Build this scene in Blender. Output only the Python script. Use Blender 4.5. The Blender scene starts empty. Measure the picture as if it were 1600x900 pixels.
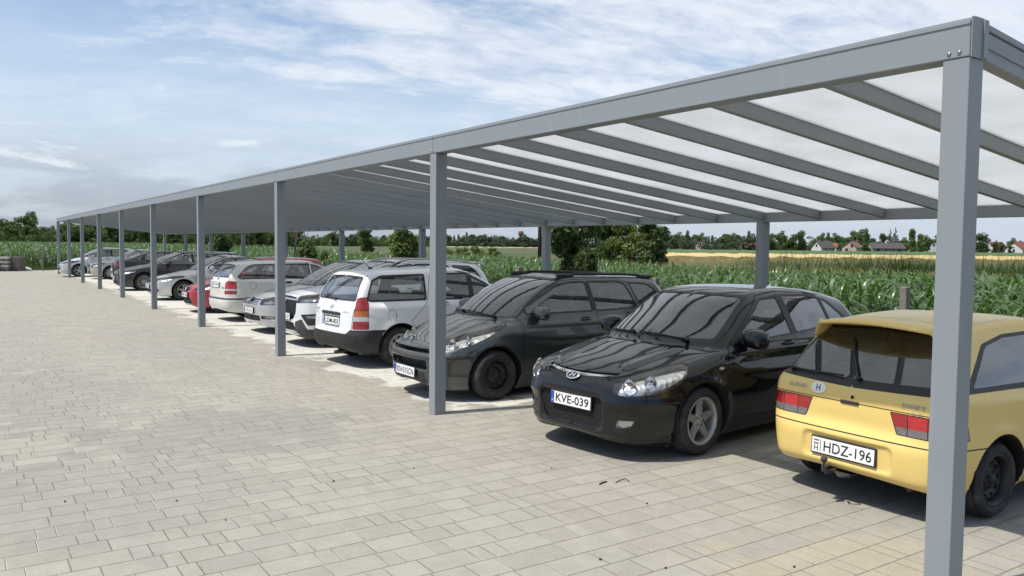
import bpy, bmesh, math, random
import numpy as np
from mathutils import Vector, Matrix
R = math.radians
rng = np.random.default_rng(7)
random.seed(7)
scene = bpy.context.scene
COL = scene.collection

# ------------------------------------------------------------------ objects
def tag(o, label=None, cat=None, group=None, kind=None):
    if label: o['label'] = label
    if cat: o['category'] = cat
    if group: o['group'] = group
    if kind: o['kind'] = kind
    return o

def empty(name, loc=(0, 0, 0), rz=0.0):
    o = bpy.data.objects.new(name, None); COL.objects.link(o)
    o.location = loc; o.rotation_euler = (0, 0, rz); o.empty_display_size = .2
    return o

def mesh_obj(name, verts, faces, mats, parent=None, mi=None, smooth=False, normals=None, loc=None, edges_sharp=None):
    me = bpy.data.meshes.new(name)
    if isinstance(faces, np.ndarray):
        nf, k = faces.shape; me.vertices.add(len(verts)); me.vertices.foreach_set('co', np.ascontiguousarray(verts, dtype=np.float32).ravel())
        me.loops.add(nf*k); me.loops.foreach_set('vertex_index', np.ascontiguousarray(faces, dtype=np.int32).ravel())
        me.polygons.add(nf); me.polygons.foreach_set('loop_start', np.arange(0, nf*k, k, dtype=np.int32)); me.update(calc_edges=True)
    else: me.from_pydata([tuple(map(float, v)) for v in verts], [], [tuple(int(i) for i in f) for f in faces])
    for m in (mats if isinstance(mats, (list, tuple)) else [mats]): me.materials.append(m)
    if mi is not None: me.polygons.foreach_set('material_index', np.asarray(mi, dtype=np.int32))
    if smooth or normals is not None: me.polygons.foreach_set('use_smooth', np.ones(len(faces), dtype=bool))
    me.update()
    if normals is not None: me.normals_split_custom_set_from_vertices(np.asarray(normals, dtype=np.float32).tolist())
    o = bpy.data.objects.new(name, me); COL.objects.link(o)
    if parent is not None: o.parent = parent
    if loc is not None: o.location = loc
    return o

class MB:
    """collects simple shapes into one mesh"""
    def __init__(s): s.v = []; s.f = []; s.m = []; s.sm = []
    def add(s, vs, fs, m=0, smooth=False):
        b = len(s.v); s.v += [tuple(v) for v in vs]; s.f += [tuple(b + i for i in f) for f in fs]
        s.m += [m] * len(fs); s.sm += [smooth] * len(fs); return s
    def box(s, c, d, m=0, rot=None, bev=0.0):
        bm = bmesh.new(); bmesh.ops.create_cube(bm, size=1)
        for v in bm.verts: v.co = Vector((v.co.x * d[0], v.co.y * d[1], v.co.z * d[2]))
        if bev: bmesh.ops.bevel(bm, geom=bm.edges[:] , offset=bev, segments=2, affect='EDGES', profile=.5)
        return s._bm(bm, c, rot, m)
    def _bm(s, bm, c, rot, m, smooth=False):
        M = rot if rot is not None else Matrix.Identity(3)
        bm.verts.index_update(); c = Vector(c)
        s.add([c + M @ v.co for v in bm.verts], [[v.index for v in f.verts] for f in bm.faces], m, smooth); bm.free(); return s
    def sphere(s, c, d, m=0, rot=None, u=16, v=10):
        bm = bmesh.new(); bmesh.ops.create_uvsphere(bm, u_segments=u, v_segments=v, radius=1)
        for q in bm.verts: q.co = Vector((q.co.x * d[0], q.co.y * d[1], q.co.z * d[2]))
        return s._bm(bm, c, rot, m, True)
    def tube(s, pts, r, m=0, n=8, caps=True):
        pts = [Vector(p) for p in pts]; rr = r if isinstance(r, (list, tuple)) else [r] * len(pts)
        vs = []; fs = []; N = len(pts)
        up = Vector((0, 0, 1))
        for i, p in enumerate(pts):
            t = (pts[min(i + 1, N - 1)] - pts[max(i - 1, 0)]).normalized()
            a = t.cross(up if abs(t.z) < .95 else Vector((1, 0, 0))).normalized(); b = t.cross(a)
            for k in range(n):
                an = 2 * math.pi * k / n; vs.append(p + (a * math.cos(an) + b * math.sin(an)) * rr[i])
        for i in range(N - 1):
            for k in range(n): fs.append((i * n + k, i * n + (k + 1) % n, (i + 1) * n + (k + 1) % n, (i + 1) * n + k))
        if caps: fs += [tuple(range(n))[::-1], tuple((N - 1) * n + k for k in range(n))]
        return s.add(vs, fs, m, True)
    def lathe(s, prof, m=0, n=32, c=(0, 0, 0), axis='y', close=False):
        """prof: (radius, along axis) pairs"""
        vs = []; fs = []; P = len(prof)
        for k in range(n):
            a = 2 * math.pi * k / n
            for r, h in prof:
                p = (r * math.cos(a), h, r * math.sin(a)) if axis == 'y' else (r * math.cos(a), r * math.sin(a), h) if axis == 'z' else (h, r * math.cos(a), r * math.sin(a))
                vs.append((c[0] + p[0], c[1] + p[1], c[2] + p[2]))
        for k in range(n):
            for i in range(P - 1 if not close else P):
                j = (i + 1) % P; k2 = (k + 1) % n
                fs.append((k * P + i, k * P + j, k2 * P + j, k2 * P + i))
        return s.add(vs, fs, m, True)
    def prism(s, poly, o, u, v, w, t, m=0):
        """polygon (a,b) -> o + a*u + b*v, thickness t along w"""
        o, u, v, w = Vector(o), Vector(u), Vector(v), Vector(w); n = len(poly)
        vs = [o + u * a + v * b for a, b in poly] + [o + u * a + v * b + w * t for a, b in poly]
        fs = [tuple(range(n)), tuple(range(2 * n - 1, n - 1, -1))] + [(i, n + i, n + (i + 1) % n, (i + 1) % n) for i in range(n)]
        return s.add(vs, fs, m)
    def build(s, name, mats, parent=None, loc=None):
        o = mesh_obj(name, s.v, s.f, mats, parent, s.m, loc=loc)
        o.data.polygons.foreach_set('use_smooth', np.array(s.sm, dtype=bool)); o.data.update()
        return o

def recalc(o):
    bm = bmesh.new(); bm.from_mesh(o.data); bmesh.ops.recalc_face_normals(bm, faces=bm.faces[:]); bm.to_mesh(o.data); bm.free(); return o

# ------------------------------------------------------------------ materials
def new_mat(name):
    m = bpy.data.materials.new(name); m.use_nodes = True; nt = m.node_tree; nt.nodes.clear()
    out = nt.nodes.new('ShaderNodeOutputMaterial'); return m, nt, out

class NT:
    def __init__(s, nt): s.nt = nt
    def n(s, t, **k):
        nd = s.nt.nodes.new(t)
        for a, b in k.items(): setattr(nd, a, b)
        return nd
    def put(s, sock, v):
        if hasattr(v, 'is_output') or isinstance(v, bpy.types.NodeSocket): s.nt.links.new(v, sock)
        else:
            if sock.type == 'RGBA' and not hasattr(v, '__len__'): v = (v, v, v, 1)
            if sock.type == 'RGBA' and len(v) == 3: v = (*v, 1)
            sock.default_value = v
    def math(s, op, a, b=0.0, c=None, clamp=False):
        nd = s.n('ShaderNodeMath', operation=op, use_clamp=clamp); s.put(nd.inputs[0], a); s.put(nd.inputs[1], b)
        if c is not None: s.put(nd.inputs[2], c)
        return nd.outputs[0]
    def mix(s, f, a, b, typ='RGBA', blend='MIX'):
        nd = s.n('ShaderNodeMix', data_type=typ); 
        if typ == 'RGBA': nd.blend_type = blend; i = (0, 6, 7); o = 2
        else: i = (0, 2, 3); o = 0
        s.put(nd.inputs[i[0]], f); s.put(nd.inputs[i[1]], a); s.put(nd.inputs[i[2]], b); return nd.outputs[o]
    def noise(s, vec, scale, detail=3, rough=.5, dist=0.0, out=0):
        nd = s.n('ShaderNodeTexNoise'); s.put(nd.inputs['Vector'], vec) if vec is not None else None
        nd.inputs['Scale'].default_value = scale; nd.inputs['Detail'].default_value = detail
        nd.inputs['Roughness'].default_value = rough; nd.inputs['Distortion'].default_value = dist
        return nd.outputs[out]
    def ramp(s, f, stops, interp='LINEAR'):
        nd = s.n('ShaderNodeValToRGB'); nd.color_ramp.interpolation = interp; e = nd.color_ramp.elements
        while len(e) < len(stops): e.new(.5)
        for q, (p, c) in zip(e, stops): q.position = p; q.color = (c, c, c, 1) if not hasattr(c, '__len__') else (*c[:3], 1)
        s.put(nd.inputs[0], f); return nd.outputs[0]
    def smooth(s, v, a, b):
        nd = s.n('ShaderNodeMapRange', interpolation_type='SMOOTHSTEP'); s.put(nd.inputs[0], v); s.put(nd.inputs[1], a); s.put(nd.inputs[2], b)
        return nd.outputs[0]
    def bump(s, h, strength=.3, dist=.01, nrm=None):
        nd = s.n('ShaderNodeBump'); nd.inputs['Strength'].default_value = strength; nd.inputs['Distance'].default_value = dist; s.put(nd.inputs['Height'], h)
        if nrm is not None: s.put(nd.inputs['Normal'], nrm)
        return nd.outputs[0]
    def bsdf(s, **k):
        nd = s.n('ShaderNodeBsdfPrincipled')
        for a, b in k.items(): s.put(nd.inputs[a.replace('_', ' ')], b)
        return nd
    def obj(s): return s.n('ShaderNodeTexCoord').outputs['Object']
    def pos(s): return s.n('ShaderNodeNewGeometry').outputs['Position']
    def xyz(s, v):
        nd = s.n('ShaderNodeSeparateXYZ'); s.put(nd.inputs[0], v); return nd.outputs
    def comb(s, x, y, z):
        nd = s.n('ShaderNodeCombineXYZ'); s.put(nd.inputs[0], x); s.put(nd.inputs[1], y); s.put(nd.inputs[2], z); return nd.outputs[0]

def simple(name, col, rough=.5, metal=0.0, var=.12, scale=6.0, bump=0.0, bscale=60.0, coat=0.0, spec=.5, dirt=None):
    """plain procedural material: noise-varied colour and roughness"""
    m, nt, out = new_mat(name); T = NT(nt); o = T.obj()
    f = T.noise(o, scale, 5, .6)
    a = tuple(c * (1 - var) for c in col); b = tuple(min(1, c * (1 + var)) for c in col)
    c = T.mix(f, a, b)
    if dirt:
        g = T.smooth(T.noise(o, dirt[2], 6, .65), .45, .75); c = T.mix(T.math('MULTIPLY', g, dirt[1]), c, dirt[0])
    r = T.math('ADD', T.math('MULTIPLY', T.noise(o, scale * 3, 4), .18), max(0, rough - .09))
    p = T.bsdf(Base_Color=c, Roughness=r, Metallic=metal, Coat_Weight=coat, Coat_Roughness=.06, Specular_IOR_Level=spec)
    if bump: T.put(p.inputs['Normal'], T.bump(T.noise(o, bscale, 4), bump, .01))
    nt.links.new(p.outputs[0], out.inputs[0]); return m

def paint(name, col, metal=0.0, rough=.35, flake=0.0, dust=.15, dustcol=(.30, .27, .22), spec=.3, coat=1.0, crough=.02):
    m, nt, out = new_mat(name); T = NT(nt); o = T.obj(); z = T.xyz(o)[2]
    f = T.noise(o, 1.7, 4, .6)
    c = T.mix(f, tuple(q * .96 for q in col), tuple(min(1, q * 1.04) for q in col))
    if flake:
        w = T.n('ShaderNodeTexVoronoi'); w.inputs['Scale'].default_value = 900; T.put(w.inputs['Vector'], o)
        c = T.mix(T.math('MULTIPLY', T.xyz(w.outputs['Color'])[0], flake), c, tuple(min(1, q * 1.8 + .03) for q in col))
    # road dirt low on the body, and a thin mottled film of dust
    low = T.math('MULTIPLY', T.smooth(z, .55, .18), T.smooth(T.noise(o, 5, 6, .7), .35, .7))
    film = T.math('MULTIPLY', T.smooth(T.noise(o, 9, 7, .7), .42, .72), .35)
    dm = T.math('MULTIPLY', T.math('ADD', low, film, clamp=True), dust)
    c = T.mix(dm, c, dustcol)
    r = T.math('ADD', T.math('MULTIPLY', dm, .9), rough, clamp=True)
    p = T.bsdf(Base_Color=c, Roughness=r, Metallic=metal, Specular_IOR_Level=spec, Coat_Weight=T.math('MULTIPLY', coat, T.math('SUBTRACT', 1.0, T.math('MULTIPLY', dm, 1.2), clamp=True)),
               Coat_Roughness=T.math('ADD', T.math('MULTIPLY', dm, .5), crough))
    T.put(p.inputs['Normal'], T.bump(T.noise(o, 3.0, 2), .02, .02))
    nt.links.new(p.outputs[0], out.inputs[0]); return m

def glass(name, tint, refl=1.0, dust=.06):
    m, nt, out = new_mat(name); T = NT(nt); o = T.obj()
    tr = T.n('ShaderNodeBsdfTransparent'); tr.inputs[0].default_value = (*tint, 1)
    gl = T.n('ShaderNodeBsdfGlossy'); gl.inputs['Color'].default_value = (.95, .97, 1, 1); gl.inputs['Roughness'].default_value = .012
    fr = T.n('ShaderNodeFresnel'); fr.inputs[0].default_value = 1.55
    f = T.math('MULTIPLY', T.math('ADD', fr.outputs[0], .035), refl, clamp=True)
    mx = T.n('ShaderNodeMixShader'); T.put(mx.inputs[0], f); nt.links.new(tr.outputs[0], mx.inputs[1]); nt.links.new(gl.outputs[0], mx.inputs[2])
    df = T.n('ShaderNodeBsdfDiffuse'); df.inputs[0].default_value = (.32, .3, .26, 1)
    m2 = T.n('ShaderNodeMixShader'); T.put(m2.inputs[0], T.math('MULTIPLY', T.smooth(T.noise(o, 6, 6, .7), .3, .8), dust))
    nt.links.new(mx.outputs[0], m2.inputs[1]); nt.links.new(df.outputs[0], m2.inputs[2])
    nt.links.new(m2.outputs[0], out.inputs[0]); return m

def reflector(name, col=(.93, .94, .94)):
    m, nt, out = new_mat(name); T = NT(nt); o = T.obj()
    v = T.n('ShaderNodeTexVoronoi'); v.inputs['Scale'].default_value = 16; T.put(v.inputs['Vector'], o)
    p = T.bsdf(Base_Color=T.mix(T.noise(o, 5, 2), col, tuple(q*.75 for q in col)), Metallic=.55, Roughness=.25)
    T.put(p.inputs['Normal'], T.bump(v.outputs['Distance'], .45, .03))
    nt.links.new(p.outputs[0], out.inputs[0]); return m

def lens(name, col):
    m, nt, out = new_mat(name); T = NT(nt); o = T.obj()
    v = T.n('ShaderNodeTexVoronoi'); v.inputs['Scale'].default_value = 45; T.put(v.inputs['Vector'], o)
    c = T.mix(T.smooth(v.outputs['Distance'], .0, .6), tuple(min(1, q * 1.08) for q in col), tuple(q * .85 for q in col))
    p = T.bsdf(Base_Color=c, Roughness=.25, Coat_Weight=1.0, Coat_Roughness=.02)
    T.put(p.inputs['Normal'], T.bump(v.outputs['Distance'], .10, .01))
    nt.links.new(p.outputs[0], out.inputs[0]); return m

M = {}
M['trim'] = simple('black_plastic', (.018, .018, .019), .55, var=.25, bump=.08, bscale=300, dirt=((.12, .11, .09), .25, 7))
M['trim_grey'] = simple('weathered_plastic', (.045, .046, .05), .6, var=.2, bump=.08, bscale=300, dirt=((.14, .13, .11), .3, 5))
M['seal'] = simple('rubber_seal', (.012, .012, .013), .45)
M['gap'] = simple('panel_gap', (.006, .006, .006), .8)
M['well'] = simple('wheel_housing', (.008, .008, .008), .9)
M['tyre'] = simple('tyre_rubber', (.02, .02, .021), .8, var=.3, bump=.2, bscale=90, dirt=((.11, .10, .085), .5, 8))
M['steel'] = simple('black_steel_rim', (.022, .022, .024), .5, metal=.3, var=.25, dirt=((.09, .085, .07), .4, 9))
M['alloy'] = simple('alloy_rim', (.42, .42, .41), .42, metal=.55, var=.1, dirt=((.2, .18, .15), .35, 8))
M['chrome'] = simple('chrome', (.8, .81, .82), .12, metal=1, var=.04)
M['inside'] = simple('cabin_lining', (.13, .13, .135), .9, var=.2)
M['inside_lt'] = simple('cabin_lining_grey', (.12, .12, .125), .9, var=.15)
M['seat'] = simple('seat_cloth', (.12, .122, .135), .95, var=.3, bump=.3, bscale=200)
M['plate'] = simple('plate_white', (.8, .8, .78), .35, var=.05)
M['plate_txt'] = simple('plate_black', (.01, .01, .01), .5)
M['plate_blue'] = simple('plate_blue', (.02, .07, .38), .4)
M['plate_frame'] = simple('plate_frame', (.015, .015, .016), .5)
M['green'] = simple('flag_green', (.03, .2, .08), .5); M['red'] = simple('flag_red', (.45, .02, .02), .5)
M['glass'] = glass('tinted_glass', (.86, .90, .88), 1.7, .03)
M['glass_dk'] = glass('dark_glass', (.22, .25, .25), 1.1)
M['lens'] = glass('clear_lens', (.93, .94, .93), .9, .12)
M['refl'] = reflector('lamp_reflector'); M['refl_dk'] = reflector('lamp_reflector_dark', (.25, .26, .28))
M['lred'] = lens('red_lens', (.34, .010, .014)); M['lred2'] = lens('bright_red_lens', (.50, .015, .018))
M['lamb'] = lens('amber_lens', (.55, .14, .02)); M['lwht'] = lens('white_lens', (.55, .55, .55)); M['lsmk'] = lens('smoked_lens', (.17, .155, .155))
def mesh_mat():
    m, nt, out = new_mat('grille_mesh'); T = NT(nt); x, y, z = T.xyz(T.obj())
    row = T.math('FLOOR', T.math('DIVIDE', z, .016)); yy = T.math('ADD', T.math('DIVIDE', y, .026), T.math('MULTIPLY', T.math('MODULO', row, 2.0), .5))
    a = T.math('ABSOLUTE', T.math('SUBTRACT', T.math('FRACT', yy), .5)); b = T.math('ABSOLUTE', T.math('SUBTRACT', T.math('FRACT', T.math('DIVIDE', z, .016)), .5))
    h = T.smooth(T.math('MAXIMUM', a, b), .30, .42); p = T.bsdf(Base_Color=T.mix(h, (.0012, .0012, .0012, 1), (.03, .03, .031, 1)), Roughness=T.mix(h, .95, .4, 'FLOAT'), Specular_IOR_Level=T.mix(h, .0, .5, 'FLOAT'))
    T.put(p.inputs['Normal'], T.bump(h, .6, .006)); nt.links.new(p.outputs[0], out.inputs[0]); return m
M['mesh'] = mesh_mat()
M['zinc'] = simple('zinc_bolt', (.30, .31, .32), .4, metal=.8)
M['rust'] = simple('dirty_iron', (.055, .05, .045), .7, metal=.3, var=.5, scale=20, bump=.5, bscale=80)
M['wiper'] = simple('wiper_black', (.012, .012, .012), .5)
M['badge_grey'] = simple('dull_badge', (.30, .30, .29), .4, metal=.6)
M['sticker'] = simple('sticker_white', (.75, .75, .7), .4)
# ------------------------------------------------------------------ car bodies: smooth solids, cut into panels
def catmull(pts, n=7, closed=True):
    P = np.asarray(pts, float); N = len(P); out = []
    for i in range(N if closed else N - 1):
        if closed: p0, p1, p2, p3 = P[i - 1], P[i], P[(i + 1) % N], P[(i + 2) % N]
        else: p0, p1, p2, p3 = P[max(i - 1, 0)], P[i], P[i + 1], P[min(i + 2, N - 1)]
        d1 = max(np.linalg.norm(p1 - p0), 1e-6) ** .5; d2 = max(np.linalg.norm(p2 - p1), 1e-6) ** .5; d3 = max(np.linalg.norm(p3 - p2), 1e-6) ** .5
        m1 = (p1 - p0) / d1 - (p2 - p0) / (d1 + d2) + (p2 - p1) / d2 if np.linalg.norm(p1 - p0) > 1e-6 else (p2 - p1) / d2
        m2 = (p2 - p1) / d2 - (p3 - p1) / (d2 + d3) + (p3 - p2) / d3 if np.linalg.norm(p3 - p2) > 1e-6 else (p2 - p1) / d2
        m1 = m1 * d2; m2 = m2 * d2
        for k in range(n):
            t = k / n; h = (2*t**3 - 3*t*t + 1, t**3 - 2*t*t + t, -2*t**3 + 3*t*t, t**3 - t*t)
            out.append(h[0]*p1 + h[1]*m1 + h[2]*p2 + h[3]*m2)
    if not closed: out.append(P[-1])
    return np.array(out)

class P2:
    """signed distance to a closed 2-D outline, sampled on a grid"""
    def __init__(s, pts, h=.02, pad=.35):
        P = np.asarray(pts); s.lo = P.min(0) - pad; hi = P.max(0) + pad; s.h = h
        n = np.ceil((hi - s.lo) / h).astype(int) + 1; s.n = n
        X, Y = np.meshgrid(s.lo[0] + h * np.arange(n[0]), s.lo[1] + h * np.arange(n[1]), indexing='ij')
        X = X.ravel(); Y = Y.ravel(); d2 = np.full(X.shape, 1e9); ins = np.zeros(X.shape, bool)
        Q = np.roll(P, -1, 0)
        for (ax, ay), (bx, by) in zip(P, Q):
            ex, ey = bx - ax, by - ay; L = ex*ex + ey*ey + 1e-12
            t = np.clip(((X - ax)*ex + (Y - ay)*ey) / L, 0, 1); dx = X - ax - t*ex; dy = Y - ay - t*ey
            np.minimum(d2, dx*dx + dy*dy, out=d2)
            c = (ay > Y) != (by > Y)
            if abs(ey) > 1e-12: ins ^= c & (X < ex * (Y - ay) / ey + ax)
        s.g = np.where(ins, -1, 1) * np.sqrt(d2); s.g = s.g.reshape(n)
    def __call__(s, x, y, cubic=False):
        u = np.clip((x - s.lo[0]) / s.h, 1, s.n[0] - 3.001); v = np.clip((y - s.lo[1]) / s.h, 1, s.n[1] - 3.001)
        i = u.astype(int); j = v.astype(int); a = u - i; b = v - j; g = s.g
        if not cubic: return (g[i, j]*(1-a) + g[i+1, j]*a)*(1-b) + (g[i, j+1]*(1-a) + g[i+1, j+1]*a)*b
        def w(t): return (((1-t)**3)/6, (3*t**3 - 6*t*t + 4)/6, (-3*t**3 + 3*t*t + 3*t + 1)/6, t**3/6)
        wa, wb = w(a), w(b); r = 0
        for p in range(4):
            q = 0
            for k in range(4): q = q + wb[k] * g[i + p - 1, j + k - 1]
            r = r + wa[p] * q
        return r

def smax(a, b, k):
    h = np.clip(.5 + .5*(a - b)/k, 0, 1); return b + (a - b)*h + k*h*(1 - h)
def smin(a, b, k): return -smax(-a, -b, k)
def sstep(x, a, b):
    t = np.clip((x - a)/(b - a), 0, 1); return t*t*(3 - 2*t)

class Car:
    def __init__(s, sp):
        s.sp = sp; s.L, s.W, s.H = sp['L'], sp['W'], sp['H']
        s.low = P2(catmull(sp['low'])); s.gh = P2(catmull(sp['gh']))
        pl = catmull(sp['plan'], closed=False); s.plan = P2(np.concatenate([pl, pl[::-1] * [1, -1]]))
        iz = catmull(sp.get('ins', INS), closed=False); s.iz = iz
        s.ax = sp['ax']; s.R = sp['R']; s.Ra = sp.get('Ra', s.R + .045)
        s.bf, s.br = sp.get('bf', .30), sp.get('br', .22); s.xm = sp.get('xm', s.L * .55)
    def F(s, x, y, z, cubic=False):
        sp = s.sp; y = np.abs(y); W2 = s.W/2
        ins = np.interp(z, s.iz[:, 0], s.iz[:, 1])
        dS = s.low(x, z + sp.get('ch', .05) * y**2 * 1.3, cubic)
        dP = s.plan(x, y + ins, cubic)
        B = smax(dS, dP, sp.get('kb', .10))
        q = x - s.xm; f = sstep(np.abs(q), 0, .8)
        xg = x + np.where(q < 0, -s.bf, s.br) * y**2 * f
        dG = s.gh(xg, z + sp.get('cr', .07) * y**2, cubic)
        zb, wb, zt, wt = sp['ghw']
        t = (z - zb)/(zt - zb); hw = wb + (wt - wb)*t + .035*t*(1 - t)
        hw = hw - sp.get('taper', .05) * sstep(x, s.L*.55, s.L) - sp.get('taperf', .03) * sstep(x, s.L*.45, s.L*.2)
        G = smax(dG, (y - hw) * .93, sp.get('kg', .09))
        D = smin(B, G, sp.get('kj', .035))
        for xa in s.ax:
            c = np.hypot(x - xa, z - s.R) - s.Ra
            D = D - sp.get('flare', .014) * np.exp(-(np.maximum(c, 0)/.075)**2) * sstep(y, W2 - .22, W2 - .08)
            w = np.maximum(c, (W2 - .30) - y); D = smax(D, -w, .012)
        if 'ex' in sp: D = sp['ex'](s, x, y, z, D)
        return D
    def grad(s, v, e=.005):
        x, y, z = v.T; g = np.empty_like(v)
        for k in range(3):
            o = [0, 0, 0]; o[k] = e
            g[:, k] = (s.F(x + o[0], y + o[1], z + o[2], True) - s.F(x - o[0], y - o[1], z - o[2], True)) / (2*e)
        return g
    def hit(s, p, d):
        p = np.array(p, float); d = np.array(d, float); d /= np.linalg.norm(d)
        for _ in range(90):
            f = float(s.F(p[0:1], p[1:2], p[2:3])[0]); p = p + d * f * .8
            if abs(f) < 2e-4: break
        return p
    def nrm(s, p):
        g = s.grad(np.array([p], float))[0]; return g / np.linalg.norm(g)
    def mesh(s, h):
        s.h = h; xs = np.arange(-.08, s.L + .09, h); ny = int((s.W/2 + .06)/h) + 1; ys = h*(np.arange(ny) + .5); zs = np.arange(.06, s.H + .09, h)
        X, Y, Z = np.meshgrid(xs, ys, zs, indexing='ij'); sh = X.shape
        C = s.F(X[::3, ::3, ::3].ravel(), Y[::3, ::3, ::3].ravel(), Z[::3, ::3, ::3].ravel()).reshape(X[::3, ::3, ::3].shape)
        S = C.repeat(3, 0).repeat(3, 1).repeat(3, 2)[:sh[0], :sh[1], :sh[2]].copy()
        nr = np.abs(S) < 5.5*h; S[nr] = s.F(X[nr], Y[nr], Z[nr])
        S = np.concatenate([S[:, ::-1], S], 1); yf = np.concatenate([-ys[::-1], ys])
        nx, nyy, nz = S.shape; sg = S < 0
        c = np.zeros((nx-1, nyy-1, nz-1), int)
        for i in (0, 1):
            for j in (0, 1):
                for k in (0, 1): c += sg[i:nx-1+i, j:nyy-1+j, k:nz-1+k]
        ac = np.argwhere((c > 0) & (c < 8)); idx = -np.ones(c.shape, int); idx[tuple(ac.T)] = np.arange(len(ac))
        acc = np.zeros((len(ac), 3)); cnt = np.zeros(len(ac))
        cor = [(i, j, k) for i in (0, 1) for j in (0, 1) for k in (0, 1)]
        for a in cor:
            for b in cor:
                if sum(b) == sum(a) + 1 and sum(abs(p - q) for p, q in zip(a, b)) == 1:
                    va = S[ac[:, 0]+a[0], ac[:, 1]+a[1], ac[:, 2]+a[2]]; vb = S[ac[:, 0]+b[0], ac[:, 1]+b[1], ac[:, 2]+b[2]]
                    m = (va < 0) != (vb < 0); t = np.where(m, va/np.where(m, va - vb, 1), 0)
                    acc[m] += (np.array(a) + t[:, None]*(np.array(b) - np.array(a)))[m]; cnt[m] += 1
        V = ac + acc/cnt[:, None]; V = np.stack([xs[0] + h*V[:, 0], yf[0] + h*V[:, 1], zs[0] + h*V[:, 2]], 1)
        qs = []
        for ax in range(3):
            a = np.take(sg, range(0, sg.shape[ax]-1), ax); b = np.take(sg, range(1, sg.shape[ax]), ax); e = np.argwhere(a != b)
            o = [k for k in range(3) if k != ax]
            e = e[(e[:, o[0]] > 0) & (e[:, o[1]] > 0) & (e[:, o[0]] < c.shape[o[0]]) & (e[:, o[1]] < c.shape[o[1]])]
            fl = sg[tuple(e.T)]; q = []
            for d0, d1 in ((-1, -1), (0, -1), (0, 0), (-1, 0)):
                g = e.copy(); g[:, o[0]] += d0; g[:, o[1]] += d1; q.append(idx[tuple(g.T)])
            q = np.stack(q, 1); flip = fl if ax != 1 else ~fl
            q[~flip] = q[~flip][:, ::-1]; qs.append(q)
        Q = np.concatenate(qs)
        for _ in range(2):
            f = s.F(*V.T, True); g = s.grad(V); gg = np.maximum((g*g).sum(1), .15)
            st = np.clip(f/gg, -.012, .012)[:, None]*g; V = V - st
        N = s.grad(V, .006); N /= np.maximum(np.linalg.norm(N, axis=1), 1e-6)[:, None]
        d1 = np.linalg.norm(V[Q[:, 0]] - V[Q[:, 2]], axis=1) <= np.linalg.norm(V[Q[:, 1]] - V[Q[:, 3]], axis=1)
        T = np.concatenate([np.where(d1[:, None], Q[:, [0, 1, 2]], Q[:, [0, 1, 3]]), np.where(d1[:, None], Q[:, [0, 2, 3]], Q[:, [1, 2, 3]])])
        s.V, s.N, s.T = V, N, T; s.reg = np.zeros(len(T), int); s.regs = ['paint']
    # -------- cutting
    def rid(s, name):
        if name not in s.regs: s.regs.append(name)
        return s.regs.index(name)
    def cut(s, pts, a, side, name, thr=.12, only=None, xr=None, yr=None):
        """cut the shell along an outline seen from direction a (0 front, 90 side, 180 rear, 'T' top)"""
        P = np.array(pts, float)
        if a == 'T': o = np.array([0, 0, 1.]); t = np.array([1., 0, 0]); w = np.array([0, float(side), 0])
        else: an = R(a); o = np.array([-math.cos(an), side*math.sin(an), 0]); t = np.array([math.sin(an), side*math.cos(an), 0]); w = np.array([0, 0, 1.])
        if P.shape[1] == 2:
            if a == 'T': P = np.stack([P[:, 0], P[:, 1], 0*P[:, 0]], 1)
            elif a == 90: P = np.stack([P[:, 0], 0*P[:, 0], P[:, 1]], 1)
            else: P = np.stack([0*P[:, 0], P[:, 0], P[:, 1]], 1)
        P = P * [1, side, 1]; poly = np.stack([P @ t, P @ w], 1)
        lo, hi = poly.min(0), poly.max(0)
        UV = np.stack([s.V @ t, s.V @ w], 1); f = s.N @ o; mg = 1.6*s.h
        vm = (UV[:, 0] > lo[0] - mg) & (UV[:, 0] < hi[0] + mg) & (UV[:, 1] > lo[1] - mg) & (UV[:, 1] < hi[1] + mg) & (f > thr - .5)
        A = s.T; pre = np.where(vm[A[:, 0]] & vm[A[:, 1]] & vm[A[:, 2]])[0]
        if not len(pre): return
        tm = A[pre]; ft = (f[tm[:, 0]] + f[tm[:, 1]] + f[tm[:, 2]])/3; c = (s.V[tm[:, 0]] + s.V[tm[:, 1]] + s.V[tm[:, 2]])/3
        ok = ft > thr
        if xr: ok &= (c[:, 0] > xr[0]) & (c[:, 0] < xr[1])
        if yr: ok &= (c[:, 1]*side > yr[0]) & (c[:, 1]*side < yr[1])
        if only is not None: ok &= np.isin(s.reg[pre], [s.rid(q) for q in only])
        sel = pre[ok]
        if not len(sel): return
        keep = np.ones(len(s.T), bool); keep[sel] = False; used_, T = np.unique(s.T[sel], return_inverse=True); T = T.reshape(-1, 3); UV = UV[used_]; G = s.reg[sel]; nV = len(used_); base = s.V[used_]; bN = s.N[used_]; n0_ = len(s.V); addV = []; addN = []; addU = []
        for i in range(len(poly)):
            p, q = poly[i], poly[(i + 1) % len(poly)]; e = q - p; L = np.hypot(*e)
            if L < 1e-6: continue
            e = e / L; n = np.array([-e[1], e[0]])
            U = UV if not addU else np.concatenate([UV, np.array(addU)])
            sv = (U - p) @ n; sv[np.abs(sv) < 4e-4] = 0; av = (U - p) @ e
            a0, a1, a2 = T[:, 0], T[:, 1], T[:, 2]
            s0_, s1_, s2_ = sv[a0], sv[a1], sv[a2]
            X = np.where(((s0_ < 0) | (s1_ < 0) | (s2_ < 0)) & ((s0_ > 0) | (s1_ > 0) | (s2_ > 0)))[0]
            if len(X):
                al = av[T[X]]; X = X[(al.max(1) > -.0005) & (al.min(1) < L + .0005)]
            if not len(X): continue
            sd = {k: sv[T[k]] for k in X}
            cache = {}; newT = []; newG = []
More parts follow.
